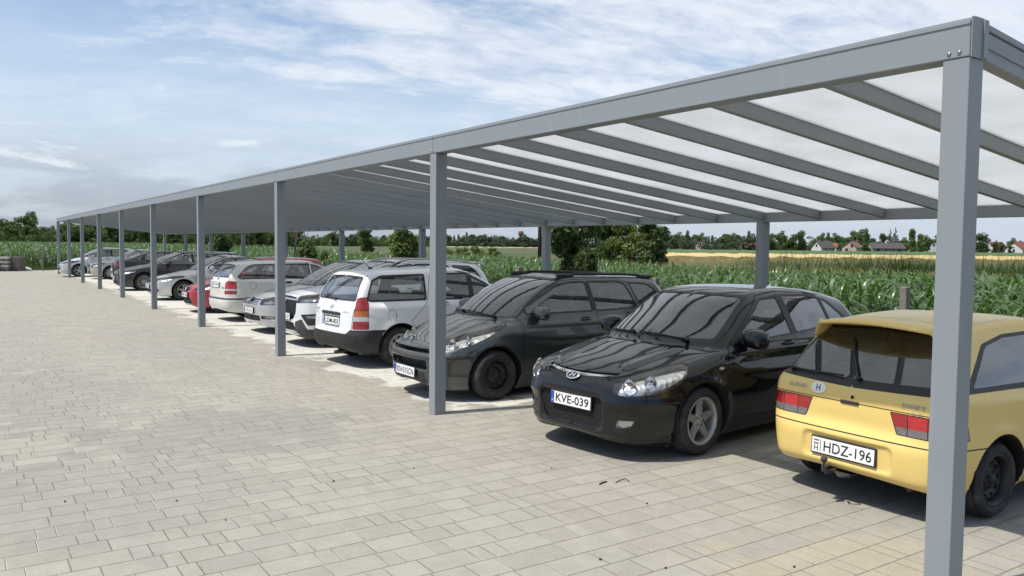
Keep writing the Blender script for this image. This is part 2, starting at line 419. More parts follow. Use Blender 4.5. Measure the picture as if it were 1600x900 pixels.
            def cutv(i0, i1, s0, s1):
                key = (i0, i1) if i0 < i1 else (i1, i0)
                if key in cache: return cache[key]
                tt = s0/(s0 - s1)
                g = lambda A, B, k: A[k] if k < nV else B[k - nV]
                v = g(base, addV, i0)*(1 - tt) + g(base, addV, i1)*tt
                nn = g(bN, addN, i0)*(1 - tt) + g(bN, addN, i1)*tt
                addV.append(v); addN.append(nn/np.linalg.norm(nn)); addU.append(np.array([v @ t, v @ w]))
                cache[key] = nV + len(addV) - 1; return cache[key]
            for k in X:
                tri = T[k]; d = sd[k]; sgn = np.sign(d)
                z = np.where(sgn == 0)[0]
                if len(z) == 1:
                    i0 = z[0]; a_, b_, c_ = tri[i0], tri[(i0+1) % 3], tri[(i0+2) % 3]
                    m = cutv(b_, c_, d[(i0+1) % 3], d[(i0+2) % 3]); newT += [(a_, b_, m), (a_, m, c_)]
                    newG += [G[k]]*2
                else:
                    i0 = [j for j in range(3) if sgn[j] != sgn[(j+1) % 3] and sgn[j] != sgn[(j+2) % 3]][0]
                    a_, b_, c_ = tri[i0], tri[(i0+1) % 3], tri[(i0+2) % 3]; da, db, dc = d[i0], d[(i0+1) % 3], d[(i0+2) % 3]
                    m1 = cutv(a_, b_, da, db); m2 = cutv(a_, c_, da, dc)
                    newT += [(a_, m1, m2), (m1, b_, c_), (m1, c_, m2)]; newG += [G[k]]*3
            mk = np.ones(len(T), bool); mk[X] = False
            T = np.concatenate([T[mk], np.array(newT)]); G = np.concatenate([G[mk], np.array(newG)])
        if addV: s.V = np.concatenate([s.V, np.array(addV)]); s.N = np.concatenate([s.N, np.array(addN)])
        T = np.where(T < nV, used_[np.minimum(T, nV - 1)], T - nV + n0_)
        cu = (s.V[T].mean(1)); cu = np.stack([cu @ t, cu @ w], 1); ins = np.zeros(len(T), bool)
        for (ax, ay), (bx, by) in zip(poly, np.roll(poly, -1, 0)):
            if abs(by - ay) < 1e-12: continue
            ins ^= ((ay > cu[:, 1]) != (by > cu[:, 1])) & (cu[:, 0] < (bx - ax)*(cu[:, 1] - ay)/(by - ay) + ax)
        G[ins] = s.rid(name)
        s.T = np.concatenate([s.T[keep], T]); s.reg = np.concatenate([s.reg[keep], G])
    def both(s, pts, a, name, **k):
        for sd in (1, -1): s.cut(pts, a, sd, name if not name.endswith('~') else name[:-1] + ('R' if sd < 0 else 'L'), **k)
    def centre(s, half, a, name, **k):
        h = list(half); s.cut(h + [(-p[0], p[1]) for p in h[::-1]], a, 1, name, **k)
    def centreT(s, half, name, **k):
        h = list(half); s.cut(h + [(p[0], -p[1]) for p in h[::-1]], 'T', 1, name, **k)
    def take(s, names, off=0.0):
        m = np.isin(s.reg, [s.rid(n) for n in names]); T = s.T[m]; u, inv = np.unique(T, return_inverse=True)
        return s.V[u] + s.N[u]*off, inv.reshape(-1, 3), s.N[u], [s.regs[r] for r in s.reg[m]]

INS = [(0, .10), (.18, .075), (.3, .03), (.45, .006), (.6, 0), (.72, .006), (.85, .02), (.95, .035), (1.05, .055), (1.4, .12), (2, .2)]

def rnd(poly, r=.03, n=4):
    """rounded corners for a 2-D or 3-D outline"""
    P = [np.array(p, float) for p in poly]; out = []
    for i, p in enumerate(P):
        a = P[i-1] - p; b = P[(i+1) % len(P)] - p; la, lb = np.linalg.norm(a), np.linalg.norm(b)
        k = min(r, la*.45, lb*.45); p0 = p + a/la*k; p2 = p + b/lb*k
        for j in range(n + 1):
            t = j/n; out.append((1-t)**2*p0 + 2*t*(1-t)*p + t*t*p2)
    return np.array(out)
def strip(pts, w):
    P = np.array(pts, float); t = np.gradient(P, axis=0); t /= np.maximum(np.linalg.norm(t, axis=1), 1e-9)[:, None]; n = np.stack([-t[:, 1], t[:, 0]], 1)*w/2
    return np.concatenate([P + n, (P - n)[::-1]])
def ring_strip(poly, w):
    """closed outline -> list of strips along it"""
    P = np.array(poly, float); k = len(P); return [strip([P[i], P[(i+1) % k]], w) for i in range(k)]
def ell(cx, cz, rx, rz, n=20): return [(cx + rx*math.cos(2*math.pi*i/n), cz + rz*math.sin(2*math.pi*i/n)) for i in range(n)]
def inset(poly, d):
    P = np.array(poly, float); c = P.mean(0); A = .5*sum(P[i-1][0]*P[i][1] - P[i][0]*P[i-1][1] for i in range(len(P))); sg = 1 if A > 0 else -1
    o = []
    for i in range(len(P)):
        e1 = P[i] - P[i-1]; e2 = P[(i+1) % len(P)] - P[i]; e1 /= max(np.linalg.norm(e1), 1e-9); e2 /= max(np.linalg.norm(e2), 1e-9)
        n1 = np.array([-e1[1], e1[0]])*sg; n2 = np.array([-e2[1], e2[0]])*sg; b = n1 + n2; b /= max(np.linalg.norm(b), 1e-6)
        o.append(P[i] + b*d/max(.4, b @ n1))
    return np.array(o)
# ------------------------------------------------------------------ lettering
_txt = {}
def text_mesh(s, h=1.0, w=None, bold=0.0):
    key = (s, h, w, bold)
    if key in _txt: return _txt[key]
    cu = bpy.data.curves.new('t', 'FONT'); cu.body = s; cu.size = 1; cu.offset = bold; cu.resolution_u = 3
    o = bpy.data.objects.new('t', cu); COL.objects.link(o); bpy.context.view_layer.update()
    me = bpy.data.meshes.new_from_object(o.evaluated_get(bpy.context.evaluated_depsgraph_get()))
    v = np.array([p.co[:2] for p in me.vertices]); f = [list(p.vertices) for p in me.polygons]
    bpy.data.objects.remove(o); bpy.data.curves.remove(cu); bpy.data.meshes.remove(me)
    lo, hi = v.min(0), v.max(0); v = (v - (lo + hi)/2); sc = h/(hi[1] - lo[1]); v = v*sc
    if w: v[:, 0] *= w/((hi[0] - lo[0])*sc)
    _txt[key] = (v, f); return _txt[key]

def put_text(mb, s, c, u, v, h, w=None, m=0, bold=0.0):
    """flat letters at c, reading along u, upright along v"""
    V, F = text_mesh(s, h, w, bold); c, u, v = Vector(c), Vector(u).normalized(), Vector(v).normalized()
    mb.add([c + u*a + v*b for a, b in V], F, m)

def plate(root, c, u, v, text, style, w=.52, h=.112):
    c, u, v = Vector(c), Vector(u).normalized(), Vector(v).normalized(); n = u.cross(v)
    rot = Matrix((u, v, n)).transposed()
    mb = MB(); mb.box(c - n*.006, (w + .022, h + .024, .012), 1, rot, .003); mb.box(c + n*.0015, (w, h, .006), 0, rot)
    if style != 'flag': mb.box(c - u*(w/2 - .022) + n*.0048, (.042, h - .004, .0012), 2, rot)
    o = mb.build('number_plate', [M['plate'], M['plate_frame'], M['plate_blue']], root)
    t = MB(); z = n*.0062
    if style == 'flag':
        p = c - u*(w/2 - .038) + z
        for k, mi in ((.036, 1), (.012, 2)): t.box(p + v*k, (.042, .010, .0008), mi, rot)
        put_text(t, 'H', p - v*.022, u, v, .045, .034)
        t.box(c - u*(w/2 - .075) + z, (.004, h*.8, .0008), 0, rot)
        put_text(t, text, c + u*.042 + z, u, v, .078, w*.76, 0, .004)
    else:
        put_text(t, text, c + u*.022 + z, u, v, .076, w*.83, 0, .012)
        put_text(t, 'SK' if style == 'sk' else 'H', c - u*(w/2 - .022) - v*.03 + n*.0066, u, v, .022, None, 3)
    t.build('lettering', [M['plate_txt'], M['red'], M['green'], M['plate']], o)
    return o

# ------------------------------------------------------------------ wheels
def wheel(root, c, side, Rr, w, kind, rw=None):
    """tyre with a rim of its own; side +1 faces +y"""
    rr = Rr*.64 if rw is None else rw; y0, y1 = -w/2, w/2; mb = MB()
    pr = [(rr, y0 + .012), (rr + .012, y0), (Rr*.86, y0 - .006), (Rr - .022, y0 + .012), (Rr - .004, y0 + .04)]
    k = 5
    for i in range(k):
        a = y0 + .04 + (w - .08)*(i + .42)/k; pr += [(Rr, a - .012), (Rr, a + .006), (Rr - .008, a + .008), (Rr - .008, a + .014)]
    pr += [(Rr - .004, y1 - .04), (Rr - .022, y1 - .012), (Rr*.86, y1 + .006), (rr + .012, y1), (rr, y1 - .012)]
    mb.lathe([(a, b*side) for a, b in pr], 0, 44, close=True)
    o = mb.build('wheel', [M['tyre']], root, loc=c); recalc(o)
    r = MB(); f = side
    r.lathe([(rr + .004, f*(y1 - .008)), (rr - .004, f*(y1 - .002)), (rr - .018, f*(y1 - .012)), (rr - .026, f*(y1 - .05)), (rr - .03, f*(y0 + .02))], 0, 40)
    yf = y1 - .035
    if kind.startswith('alloy'):
        n = int(kind[5:]); hub = .062
        r.lathe([(.0001, f*(yf + .006)), (.028, f*(yf + .006)), (.034, f*yf), (hub, f*(yf - .004)), (hub + .012, f*(yf - .03))], 0, 24)
        r.lathe([(.0001, f*(y0 + .03)), (rr - .04, f*(y0 + .03))], 1, 24)
        r.lathe([(.13, f*(y0 + .05)), (.05, f*(y0 + .055))], 2, 24)
        for i in range(n):
            a = 2*math.pi*i/n + .3; u = Vector((math.cos(a), 0, math.sin(a))); t = Vector((-math.sin(a), 0, math.cos(a))); Y = Vector((0, f, 0))
            w0, w1 = (.034, .026) if n <= 6 else (.012, .015)
            rows = []
            for q, hw_, yy in ((hub - .012, w0*1.25, yf - .002), ((hub + rr)*.5, w0, yf - .004), (rr - .035, w1, yf + .006), (rr - .012, w1*1.7, yf + .014)):
                rows.append([u*q + t*hw_ + Y*(yy - .026), u*q + t*hw_*.72 + Y*yy, u*q - t*hw_*.72 + Y*yy, u*q - t*hw_ + Y*(yy - .026)])
            vs = [p for rw_ in rows for p in rw_]; fs = [(4*i2 + j, 4*i2 + j + 1, 4*i2 + j + 5, 4*i2 + j + 4) for i2 in range(3) for j in range(3)]
            r.add(vs, fs, 0, False)
        for i in range(5):
            a = 2*math.pi*i/5; r.sphere((.045*math.cos(a), f*(yf - .001), .045*math.sin(a)), (.009, .006, .009), 1, None, 8, 6)
        mats = [M['alloy'], M['well'], M['steel']]
    elif kind == 'cover':
        r.lathe([(rr - .012, f*(y1 - .012)), (rr - .03, f*(yf + .02)), (.09, f*(yf + .03)), (.03, f*(yf + .022)), (.0001, f*(yf + .022))], 0, 32)
        for i in range(9):
            a = 2*math.pi*i/9; r.sphere(((rr - .055)*math.cos(a), f*(yf + .024), (rr - .055)*math.sin(a)), (.022, .012, .03), 1, Matrix.Rotation(-a, 3, 'Y'), 10, 6)
        mats = [M['alloy'], M['well']]
    else:  # pressed steel
        r.lathe([(rr - .028, f*(yf - .03)), (rr - .05, f*(yf - .012)), (rr - .075, f*(yf - .03)), (.085, f*(yf - .045)), (.07, f*(yf - .01)), (.055, f*(yf - .006)), (.036, f*(yf - .02)), (.032, f*(yf + .012)), (.0001, f*(yf + .014))], 0, 32)
        for i in range(10):
            a = 2*math.pi*i/10; r.sphere(((rr - .06)*math.cos(a), f*(yf - .02), (rr - .06)*math.sin(a)), (.016, .008, .022), 1, Matrix.Rotation(-a, 3, 'Y'), 10, 6)
        for i in range(4):
            a = 2*math.pi*i/4 + .4; r.sphere((.055*math.cos(a), f*(yf + .0), .055*math.sin(a)), (.010, .012, .010), 0, None, 8, 6)
        mats = [M['steel'], M['well']]
    o2 = r.build('rim', mats, o); recalc(o2)
    return o

# ------------------------------------------------------------------ assembling a car
def assemble(sp):
    car = Car(sp); car.mesh(sp.get('h', .022)); sp['feat'](car)
    root = empty(sp['name'], (0, 0, 0)); tag(root, sp['label'], 'car', 'cars parked under the carport')
    L, W = car.L, car.W
    for xa in car.ax:
        arc = [(xa + (car.Ra + .011)*math.cos(a), car.R + (car.Ra + .011)*math.sin(a)) for a in np.linspace(0, 2*math.pi, 49)[:-1]]
        for sd in (1, -1): car.cut(arc, 90, sd, 'well', thr=-1.2, yr=(W/2 - .36, 9), only=[q for q in car.regs if not q.startswith(('win', 'ws', 'rw', 'hl', 'tl', 'gr'))])
    V, T = car.V, car.T; c = V[T].mean(1); n = car.N[T].mean(1)
    pm = np.isin(car.reg, [car.rid(q) for q in car.regs if not q.startswith(('win', 'ws', 'rw', 'hl', 'tl', 'gr'))])
    car.reg[pm & (n[:, 2] < -.90) & (c[:, 2] < .42)] = car.rid('well')
    P = M[sp['paint']]
    RM = dict(paint=P, gap=M['gap'], seal=M['seal'], trim=M['trim'], well=M['well'], grey=M['trim_grey'], chrome=M['chrome'], mesh=M['mesh'], bonnet=P, tailgate=P, alloy=M['alloy'])
    G = M[sp.get('glass', 'glass')]
    used = set()
    def part(name, regs, parent, off=0.0, mats=None, split=False):
        regs = [r for r in regs if r in car.regs]; used.update(regs)
        if not regs: return None
        v, f, nn, rr = car.take(regs, off)
        if len(f) == 0: return None
        ml = []; mi = []
        for r in rr:
            mt = mats[r] if isinstance(mats, dict) else mats if mats else RM.get(r.split('_')[0], P)
            if mt not in ml: ml.append(mt)
            mi.append(ml.index(mt))
        o = mesh_obj(name, v - [L/2, 0, 0], f, ml, parent, mi, normals=nn); return o
    part('bonnet', ['bonnet'], root); tg = part('tailgate', [r for r in car.regs if r.startswith('tailgate')], root)
    part('windscreen', ['ws'], root, -.004, G); part('rear_window', ['rw'], tg or root, -.004, M[sp.get('glass_r', sp.get('glass', 'glass'))])
    for sd in 'LR':
        sy = 1 if sd == 'L' else -1
        for d in 'fr':
            o = part('door', ['door' + d + sd], root)
            part('side_window', ['win' + d + sd], o or root, -.005, M[sp.get('glass_r', 'glass')] if d == 'r' and 'glass_r' in sp else G)
            if o is not None:
                hx = sp['handles'][0 if d == 'f' else 1]
                if hx:
                    p = car.hit((hx[0], sy*1.4, hx[1]), (0, -sy, 0)); mb = MB()
                    mb.box((p[0] - L/2, p[1] + sy*.014, p[2]), (.17, .018, .026), 0, None, .008); mb.box((p[0] - L/2, p[1] + sy*.002, p[2] + .004), (.12, .012, .05), 1, None, .004)
                    mb.build('door_handle', [M[sp.get('handle', sp['paint'])], M['gap']], o)
                if d == 'f' and 'mir' in sp:
                    mx, mz = sp['mir']; p = car.hit((mx, sy*1.4, mz), (0, -sy, 0)); mb = MB(); ms = sp.get('mirs', 1.0)
                    Y = p[1] + sy*.115*ms
                    bm = bmesh.new(); bmesh.ops.create_uvsphere(bm, u_segments=18, v_segments=12, radius=1)
                    for q in bm.verts:
                        x, y, z = q.co; sx = math.copysign(abs(x)**.85, x); y2 = math.copysign(abs(y)**.75, y); z2 = math.copysign(abs(z)**.75, z)
                        q.co = Vector((sx*.11 if x < 0 else sx*.022, y2*.105, z2*.078 - .012*y*sy)) * ms
                    mb._bm(bm, (mx - L/2 + .02, Y, mz + .02), None, 0, True)
                    mb.tube([(mx - L/2 - .01, p[1] - sy*.03, mz - .035), (mx - L/2, p[1] + sy*.03, mz - .02), (mx - L/2, Y - sy*.02, mz - .005)], [.035, .03, .03], 1, 10)
                    mb.box((mx - L/2 + .044, Y, mz + .02), (.003, .165*ms, .11*ms), 2, None, .001)
                    mb.build('wing_mirror', [M[sp.get('mirm', sp['paint'])], M['trim'], M['chrome']], o)
        part('side_window', ['winq' + sd], root, -.005, M[sp.get('glass_r', 'glass')] if 'glass_r' in sp else G)
        o = part('headlight', ['hl' + sd], root, 0, M['lens'])
        if o is not None:
            rg = ['hl' + sd]; v, f, nn, rr = car.take(rg, -.065); mesh_obj('reflector', v - [L/2, 0, 0], f, [M[sp.get('hlr', 'refl')]], o, normals=nn)
            for (x, y, z, q) in sp.get('bulbs', []):
                mb = MB()
                p = car.hit((x - .6, sy*(y + .12), z + .0), (1, -.2*sy, 0)); d = -car.nrm(p); d = Vector((1, 0, 0))*.75 + Vector(d)*.25
                rot = Vector((0, 0, 1)).rotation_difference(d).to_matrix(); cc = Vector(p) - Vector((L/2, 0, 0)) + d*.036
                k = 20; prof = [(q*1.06, -.004), (q, .0), (q*.92, .008), (q*.8, .028), (q*.45, .046), (.001, .05)]; vs = []; fs = []
                for a in range(k):
                    an = 2*math.pi*a/k; vs += [cc + rot @ Vector((r_*math.cos(an), r_*math.sin(an), h_)) for r_, h_ in prof]
                for a in range(k):
                    for j in range(5): fs.append((a*6 + j, a*6 + j + 1, ((a + 1) % k)*6 + j + 1, ((a + 1) % k)*6 + j))
                mb.add(vs, fs, 0, True)
                mb.sphere(cc + d*.04, (q*.16, q*.16, q*.16), 1, None, 10, 8)
                mb.build('lamp_bowl', [M['chrome'], M['lwht']], o)
        tr = [r for r in car.regs if r.startswith('tl') and r.endswith(sd)]
        if tr: part('tail_light', tr, root, .001, {r: M[{'r': 'lred', 'R': 'lred2', 'a': 'lamb', 'w': 'lwht', 's': 'lsmk'}[r[2]]] for r in tr})
        part('cladding', ['clad' + sd], root, 0, M['trim_grey'])
        part('fog_light', ['fog' + sd], root, -.004, M['lens']); 
        if 'fog' + sd in car.regs:
            v, f, nn, rr = car.take(['fog' + sd], -.03); mesh_obj('fog_reflector', v - [L/2, 0, 0], f, [M['refl']], root.children[-1], normals=nn)
    gr = [r for r in car.regs if r.startswith('gr')]
    if gr: part('grille', gr, root, -.012, {r: M[{'m': 'mesh', 'c': 'chrome', 't': 'trim', 'g': 'trim_grey'}[r[2]]] for r in gr})
    for nm in ('bumpF', 'bumpR'): part('bumper', [r for r in car.regs if r.startswith(nm)], root, 0, {r: (P if r.endswith('P') else M['trim_grey'] if r.endswith('G') else M['trim']) for r in car.regs if r.startswith(nm)})
    part('body', [r for r in car.regs if r not in used], root)
    # cabin lining: an inner skin, left open where there is glass
    inn = [r for r in car.regs if not r.startswith(('win', 'ws', 'rw', 'hl'))]
    v, f, nn, rr = car.take(inn, -.04); mesh_obj('cabin_lining', v - [L/2, 0, 0], f[:, ::-1], [M['inside']], root, normals=-nn)
    # seats, dashboard, wheel
    sx = sp.get('seat', L*.47); hs = sp.get('seatz', .0)
    for sy in (-1, 1):
        mb = MB(); q = Matrix.Rotation(R(14), 3, 'Y')
        mb.box((sx - L/2 - .2, sy*.36, .50 + hs), (.50, .48, .16), 0, None, .05); mb.box((sx - L/2 + .13, sy*.36, .80 + hs), (.13, .46, .62), 0, q, .05)
        mb.tube([(sx - L/2 + .2, sy*.36 - .07, 1.08 + hs), (sx - L/2 + .215, sy*.36 - .07, 1.16 + hs)], .008, 1, 6); mb.tube([(sx - L/2 + .2, sy*.36 + .07, 1.08 + hs), (sx - L/2 + .215, sy*.36 + .07, 1.16 + hs)], .008, 1, 6)
        mb.box((sx - L/2 + .22, sy*.36, 1.205 + hs), (.09, .26, .17), 0, q, .035); mb.build('seat', [M['seat'], M['chrome']], root)
    mb = MB(); q = Matrix.Rotation(R(20), 3, 'Y'); bx = sx + sp.get('bench', .85)
    mb.box((bx - L/2 - .2, 0, .50 + hs), (.48, 1.2, .16), 0, None, .05); mb.box((bx - L/2 + .12, 0, .78 + hs), (.12, 1.2, .52), 0, q, .05)
    for sy in (-.36, .36): mb.box((bx - L/2 + .24, sy, 1.08 + hs), (.08, .24, .14), 0, q, .03)
    mb.build('rear_seat', [M['seat']], root)
    mb = MB(); dx = sp.get('dash', sx - .95); dz = sp.get('dashz', .86)
    mb.box((dx - L/2, 0, dz - .14), (.42, W - .32, .26), 0, None, .06); mb.build('dashboard', [M['inside']], root)
    mb = MB(); sd = sp.get('drv', -1)
    ring = [(dx - L/2 + .32 + .06*math.sin(a), sd*.36 + .18*math.cos(a), dz - .02 + .17*math.sin(a)) for a in np.linspace(0, 2*math.pi, 25)]
    mb.tube(ring, .014, 0, 8, False); mb.box((dx - L/2 + .29, sd*.36, dz - .03), (.06, .14, .12), 0, Matrix.Rotation(R(-20), 3, 'Y'), .02); mb.tube([(dx - L/2 + .28, sd*.36, dz - .03), (dx - L/2 + .05, sd*.36, dz - .12)], .02, 0)
    mb.build('steering_wheel', [M['trim']], root)
    # wheels
    for xa in car.ax:
        for sy in (1, -1): wheel(root, (xa - L/2, sy*(W/2 - sp.get('tw', .195)/2 - sp.get('tin', .012)), car.R), sy, car.R, sp.get('tw', .195), sp['wheel'], sp.get('rim'))
    mb = MB()
    for xa in car.ax: mb.tube([(xa - L/2, -W/2 + .2, car.R), (xa - L/2, W/2 - .2, car.R)], .05, 0, 8)
    mb.box((0, 0, .24), (L - 1.0, W - .55, .08), 0, None, .02); mb.tube([(L*.1, .3, .2), (L*.38, .35, .22)], .035, 0); mb.box((L*.36, .0, .27), (.3, W - .7, .14), 0, None, .04)
    mb.build('underbody', [M['well']], root)
    for pl in sp.get('plates', []):
        if pl[0] == 'F':
            p = car.hit((-.5, 0, pl[1]), (1, 0, 0)); plate(root, (p[0] - L/2 - .016, 0, pl[1]), (0, -1, 0), (pl[4] if len(pl) > 4 else .05, 0, 1), pl[2], pl[3])
        else:
            p = car.hit((L + .5, 0, pl[1]), (-1, 0, 0)); plate(root, (p[0] - L/2 + .016, pl[5] if len(pl) > 5 else 0, pl[1]), (0, 1, 0), (pl[4] if len(pl) > 4 else -.05, 0, 1), pl[2], pl[3])
    if 'after' in sp: sp['after'](car, root)
    return root

def surf_frame(car, p, up=(0, 0, 1)):
    n = Vector(car.nrm(p)); u = Vector(up).cross(n).normalized(); v = n.cross(u); return Vector(p) - Vector((car.L/2, 0, 0)), u, v, n

def wiper(root, car, pts, outward, name='wiper'):
    """arm lying on a window: pts are (x,y,z) near the surface, projected along outward"""
    q = []
    for p in pts:
        h = car.hit(np.array(p) + np.array(outward)*.5, -np.array(outward)); q.append(h - [car.L/2, 0, 0] + car.nrm(h)*.016)
    mb = MB(); mb.tube(q, .008, 0, 6); mb.sphere(q[0], (.022, .022, .018), 0, None, 10, 6); mb.build(name, [M['wiper']], root)

def place(root, n, r, yaw=0.0, flip=False):
    """nose tip (or tail tip when flip) at n across, r along the row"""
    L = root['len']; a = yaw + (math.pi if flip else 0); root.rotation_euler = (0, 0, a)
    d = Vector((math.cos(yaw), math.sin(yaw), 0))*L/2
    root.location = (n + d.x, r + d.y, .004)
    del root['len']
# ------------------------------------------------------------------ the cars
M['p_yellow'] = paint('yellow_paint', (.72, .53, .175), 0, .42, dust=.08, coat=.35, crough=.12)
M['p_black'] = paint('black_paint', (.004, .005, .006), 0, .30, dust=.02, spec=.05)
SPECS = {}

# --- yellow three-door hatchback, seen from behind
def feat_yellow(c):
    c.centre(rnd([(0, .757), (.74, .757), (.72, .90), (.545, 1.335), (0, 1.36)], .03), 180, 'tailgate', thr=.1, xr=(3.0, 4))
    c.centre([(0, .760), (.9, .760), (.9, .753), (0, .753)], 180, 'gap', xr=(3.2, 4))
    for sd in (1, -1):
        c.cut(strip([(.735, .76), (.715, .90), (.555, 1.32)], .006), 180, sd, 'gap', xr=(3.0, 4))
        # tail lamp: red upper band in three fields, smoked lower band
        o = [(3.66, .31, .748), (3.64, .55, .748), (3.56, .80, .745), (3.54, .82, .60), (3.64, .55, .592), (3.66, .365, .594)]
        P = rnd(o, .012); c.cut(inset([(q[0]*math.sin(R(150)) + q[1]*math.cos(R(150)), q[2]) for q in P], 0) if False else P, 150, sd, 'seal', thr=.05, xr=(3.2, 4))
        P = np.array(o); P[:3, 2] -= .007; P[3:, 2] += .007; P[0, 1] += .008; P[5, 1] += .008
        c.cut(rnd(P, .012), 150, sd, 'tlr' + ('L' if sd > 0 else 'R'), thr=.05, xr=(3.2, 4))
        t = 'L' if sd > 0 else 'R'
        c.cut([(3.66, .25, .65), (3.64, .55, .652), (3.4, .95, .65), (3.4, .95, .55), (3.66, .25, .55)], 150, sd, 'tls' + t, thr=.05, only=['tlr' + t])
        c.cut([(3.66, .455, .80), (3.65, .585, .80), (3.65, .585, .652), (3.66, .455, .651)], 180, sd, 'tlR' + t, thr=.05, only=['tlr' + t])
        for y in (.45, .59): c.cut([(y, .8), (y + .006, .8), (y + .006, .5), (y, .5)], 180, sd, 'seal', only=['tlr' + t, 'tls' + t, 'tlR' + t])
    c.centre([(0, .541), (.95, .541), (.95, .532), (0, .532)], 180, 'gap', xr=(3.1, 4), thr=-.1)
    for sd in (1, -1): c.cut([(3.3, .541), (3.75, .541), (3.75, .532), (3.3, .532)], 90, sd, 'gap')
    # rear window with its black band
    c.centre(rnd([(0, .868), (.685, .885), (.66, .95), (.505, 1.278), (0, 1.30)], .02), 180, 'seal', xr=(2.9, 4))
    c.centre(rnd([(0, .925), (.655, .94), (.64, .97), (.49, 1.262), (0, 1.285)], .02), 180, 'rw', xr=(2.9, 4))
    # sides
    for sd in (1, -1):
        t = 'L' if sd > 0 else 'R'
        dr = [(.98, .26), (.98, .86), (1.06, .93), (1.70, 1.30), (2.20, 1.33), (2.12, .30), (2.05, .23), (1.05, .23)]
        c.cut(dr, 90, sd, 'doorf' + t)
        for q in ring_strip(dr, .008): c.cut(q, 90, sd, 'gap')
        c.cut(rnd([(1.12, .895), (1.16, .94), (1.70, 1.265), (2.11, 1.285), (2.10, .895)], .03), 90, sd, 'seal')
        c.cut(rnd([(1.22, .92), (1.72, 1.245), (2.075, 1.265), (2.065, .92)], .03), 90, sd, 'winf' + t)
        c.cut(rnd([(2.17, .885), (2.20, 1.285), (2.72, 1.272), (3.02, 1.215), (3.40, .90)], .03), 90, sd, 'seal', thr=.05)
        c.cut(rnd([(2.215, .93), (2.235, 1.26), (2.71, 1.248), (2.98, 1.195), (3.28, .93)], .03), 90, sd, 'winq' + t, thr=.05)
        c.cut(rnd([(.10, .55, .66), (.3, .72, .66), (.35, .75, .55), (.10, .55, .54)], .02), 40, sd, 'hl' + t, xr=(-.1, .6))
    c.centre(rnd([(0, .87), (.64, .86), (.52, 1.285), (0, 1.30)], .04), 0, 'seal', xr=(.7, 2)); c.centre(rnd([(0, .89), (.61, .885), (.50, 1.265), (0, 1.28)], .04), 0, 'ws', xr=(.7, 2))
def ex_yellow(s, x, y, z, D):
    # plate recess in the bumper
    b = smax(smax(np.abs(y) - .36, np.abs(z - .40) - .085, .05), 3.70 - x, .02)
    return smax(D, -b, .03)
def after_yellow(c, root):
    L2 = c.L/2
    # roof spoiler
    mb = MB(); ys = np.linspace(-.545, .545, 25); vs = []; fs = []
    for y in ys:
        k = abs(y)/.545; e = max(0, (k - .84)/.16); zt = 1.352 - .05*k*k - .075*e; xr_ = 3.52 - .10*k*k - .05*e; xf = 3.10 - .05*k*k
        vs += [(xf - L2, y, zt + .004), (xf + .2 - L2, y, zt + .010), (xr_ - L2, y, zt - .002), (xr_ + .006 - L2, y, zt - .02), (xr_ - .03 - L2, y, zt - .032 - .03*e), (xf + .14 - L2, y, zt - .036 - .05*e)]
    for i in range(24):
        for j in range(6): a = i*6 + j; b = i*6 + (j+1) % 6; fs.append((a, b, b + 6, a + 6))
    fs += [tuple(range(6))[::-1], tuple(24*6 + j for j in range(6))]
    mb.add(vs, fs, 0, True)
    for sd in (1, -1): mb.box((3.28 - L2, sd*.525, 1.25), (.16, .03, .09), 0, Matrix.Rotation(R(-32), 3, 'Y'), .012)
    o = mb.build('roof_spoiler', [M['p_yellow']], root); recalc(o)
    wiper(root, c, [(3.62, .03, .935), (3.5, -.08, 1.06), (3.42, -.17, 1.21)], (1, 0, .4))
    mb = MB(); q = [(3.5, -.17, 1.2), (3.56, -.1, 1.09), (3.6, .0, .98)]
    wiper(root, c, [(3.62, -.60, .95), (3.62, -.4, .94), (3.62, -.1, .935)], (1, 0, .4), 'rubber_strip')
    # badges, sticker, lock, handle
    def onback(y, z): return surf_frame(c, c.hit((4.2, y, z), (-1, 0, 0)))
    p, u, v, n = onback(-.465, .822); b = MB(); put_text(b, 'SUZUKI', p + n*.004, u, v, .030, .16, 0, .01); b.build('badge', [M['badge_grey']], root)
    p, u, v, n = onback(.49, .805); b = MB(); put_text(b, 'SWIFT', p + n*.004, u, v, .032, .17, 0, .01); put_text(b, '1.0', p + n*.004 - v*.045 + u*.03, u, v, .02, .07, 0, .01); b.build('badge', [M['badge_grey']], root)
    p, u, v, n = onback(-.275, .828); b = MB(); b.prism(ell(0, 0, .066, .044, 28), p + n*.002, u, v, n, .002, 0); put_text(b, 'H', p + n*.0046, u, v, .05, .036, 1, .014); b.build('country_sticker', [M['sticker'], M['plate_txt']], root)
    p, u, v, n = onback(.02, .80); b = MB(); b.prism(ell(0, 0, .013, .013, 16), p + n*.0015, u, v, n, .003, 0); b.build('lock', [M['gap']], root)
    p, u, v, n = onback(.0, .757); b = MB(); b.box(p + n*.004, (.012, .15, .026), 0, None, .005); b.build('tailgate_handle', [M['trim']], root)
    # tow bar
    x = 3.745 - L2; b = MB(); b.tube([(x - .35, -.10, .235), (x - .04, -.10, .225), (x + .04, -.10, .225), (x + .07, -.10, .255), (x + .07, -.10, .31)], [.018, .018, .016, .014, .011], 0, 10); b.sphere((x + .07, -.10, .330), (.025, .025, .025), 0)
    b.box((x - .01, -.145, .24), (.05, .05, .06), 0, None, .012); b.tube([(x - .02, -.06, .23), (x + .02, -.01, .22), (x - .04, .04, .215)], .011, 0); b.box((x - .10, -.08, .215), (.1, .22, .02), 0, None, .005)
    b.build('tow_bar', [M['rust']], root)
    b = MB(); b.tube([(x - .3, .45, .24), (x - .10, .46, .225)], .022, 0); b.build('exhaust_pipe', [M['rust']], root)
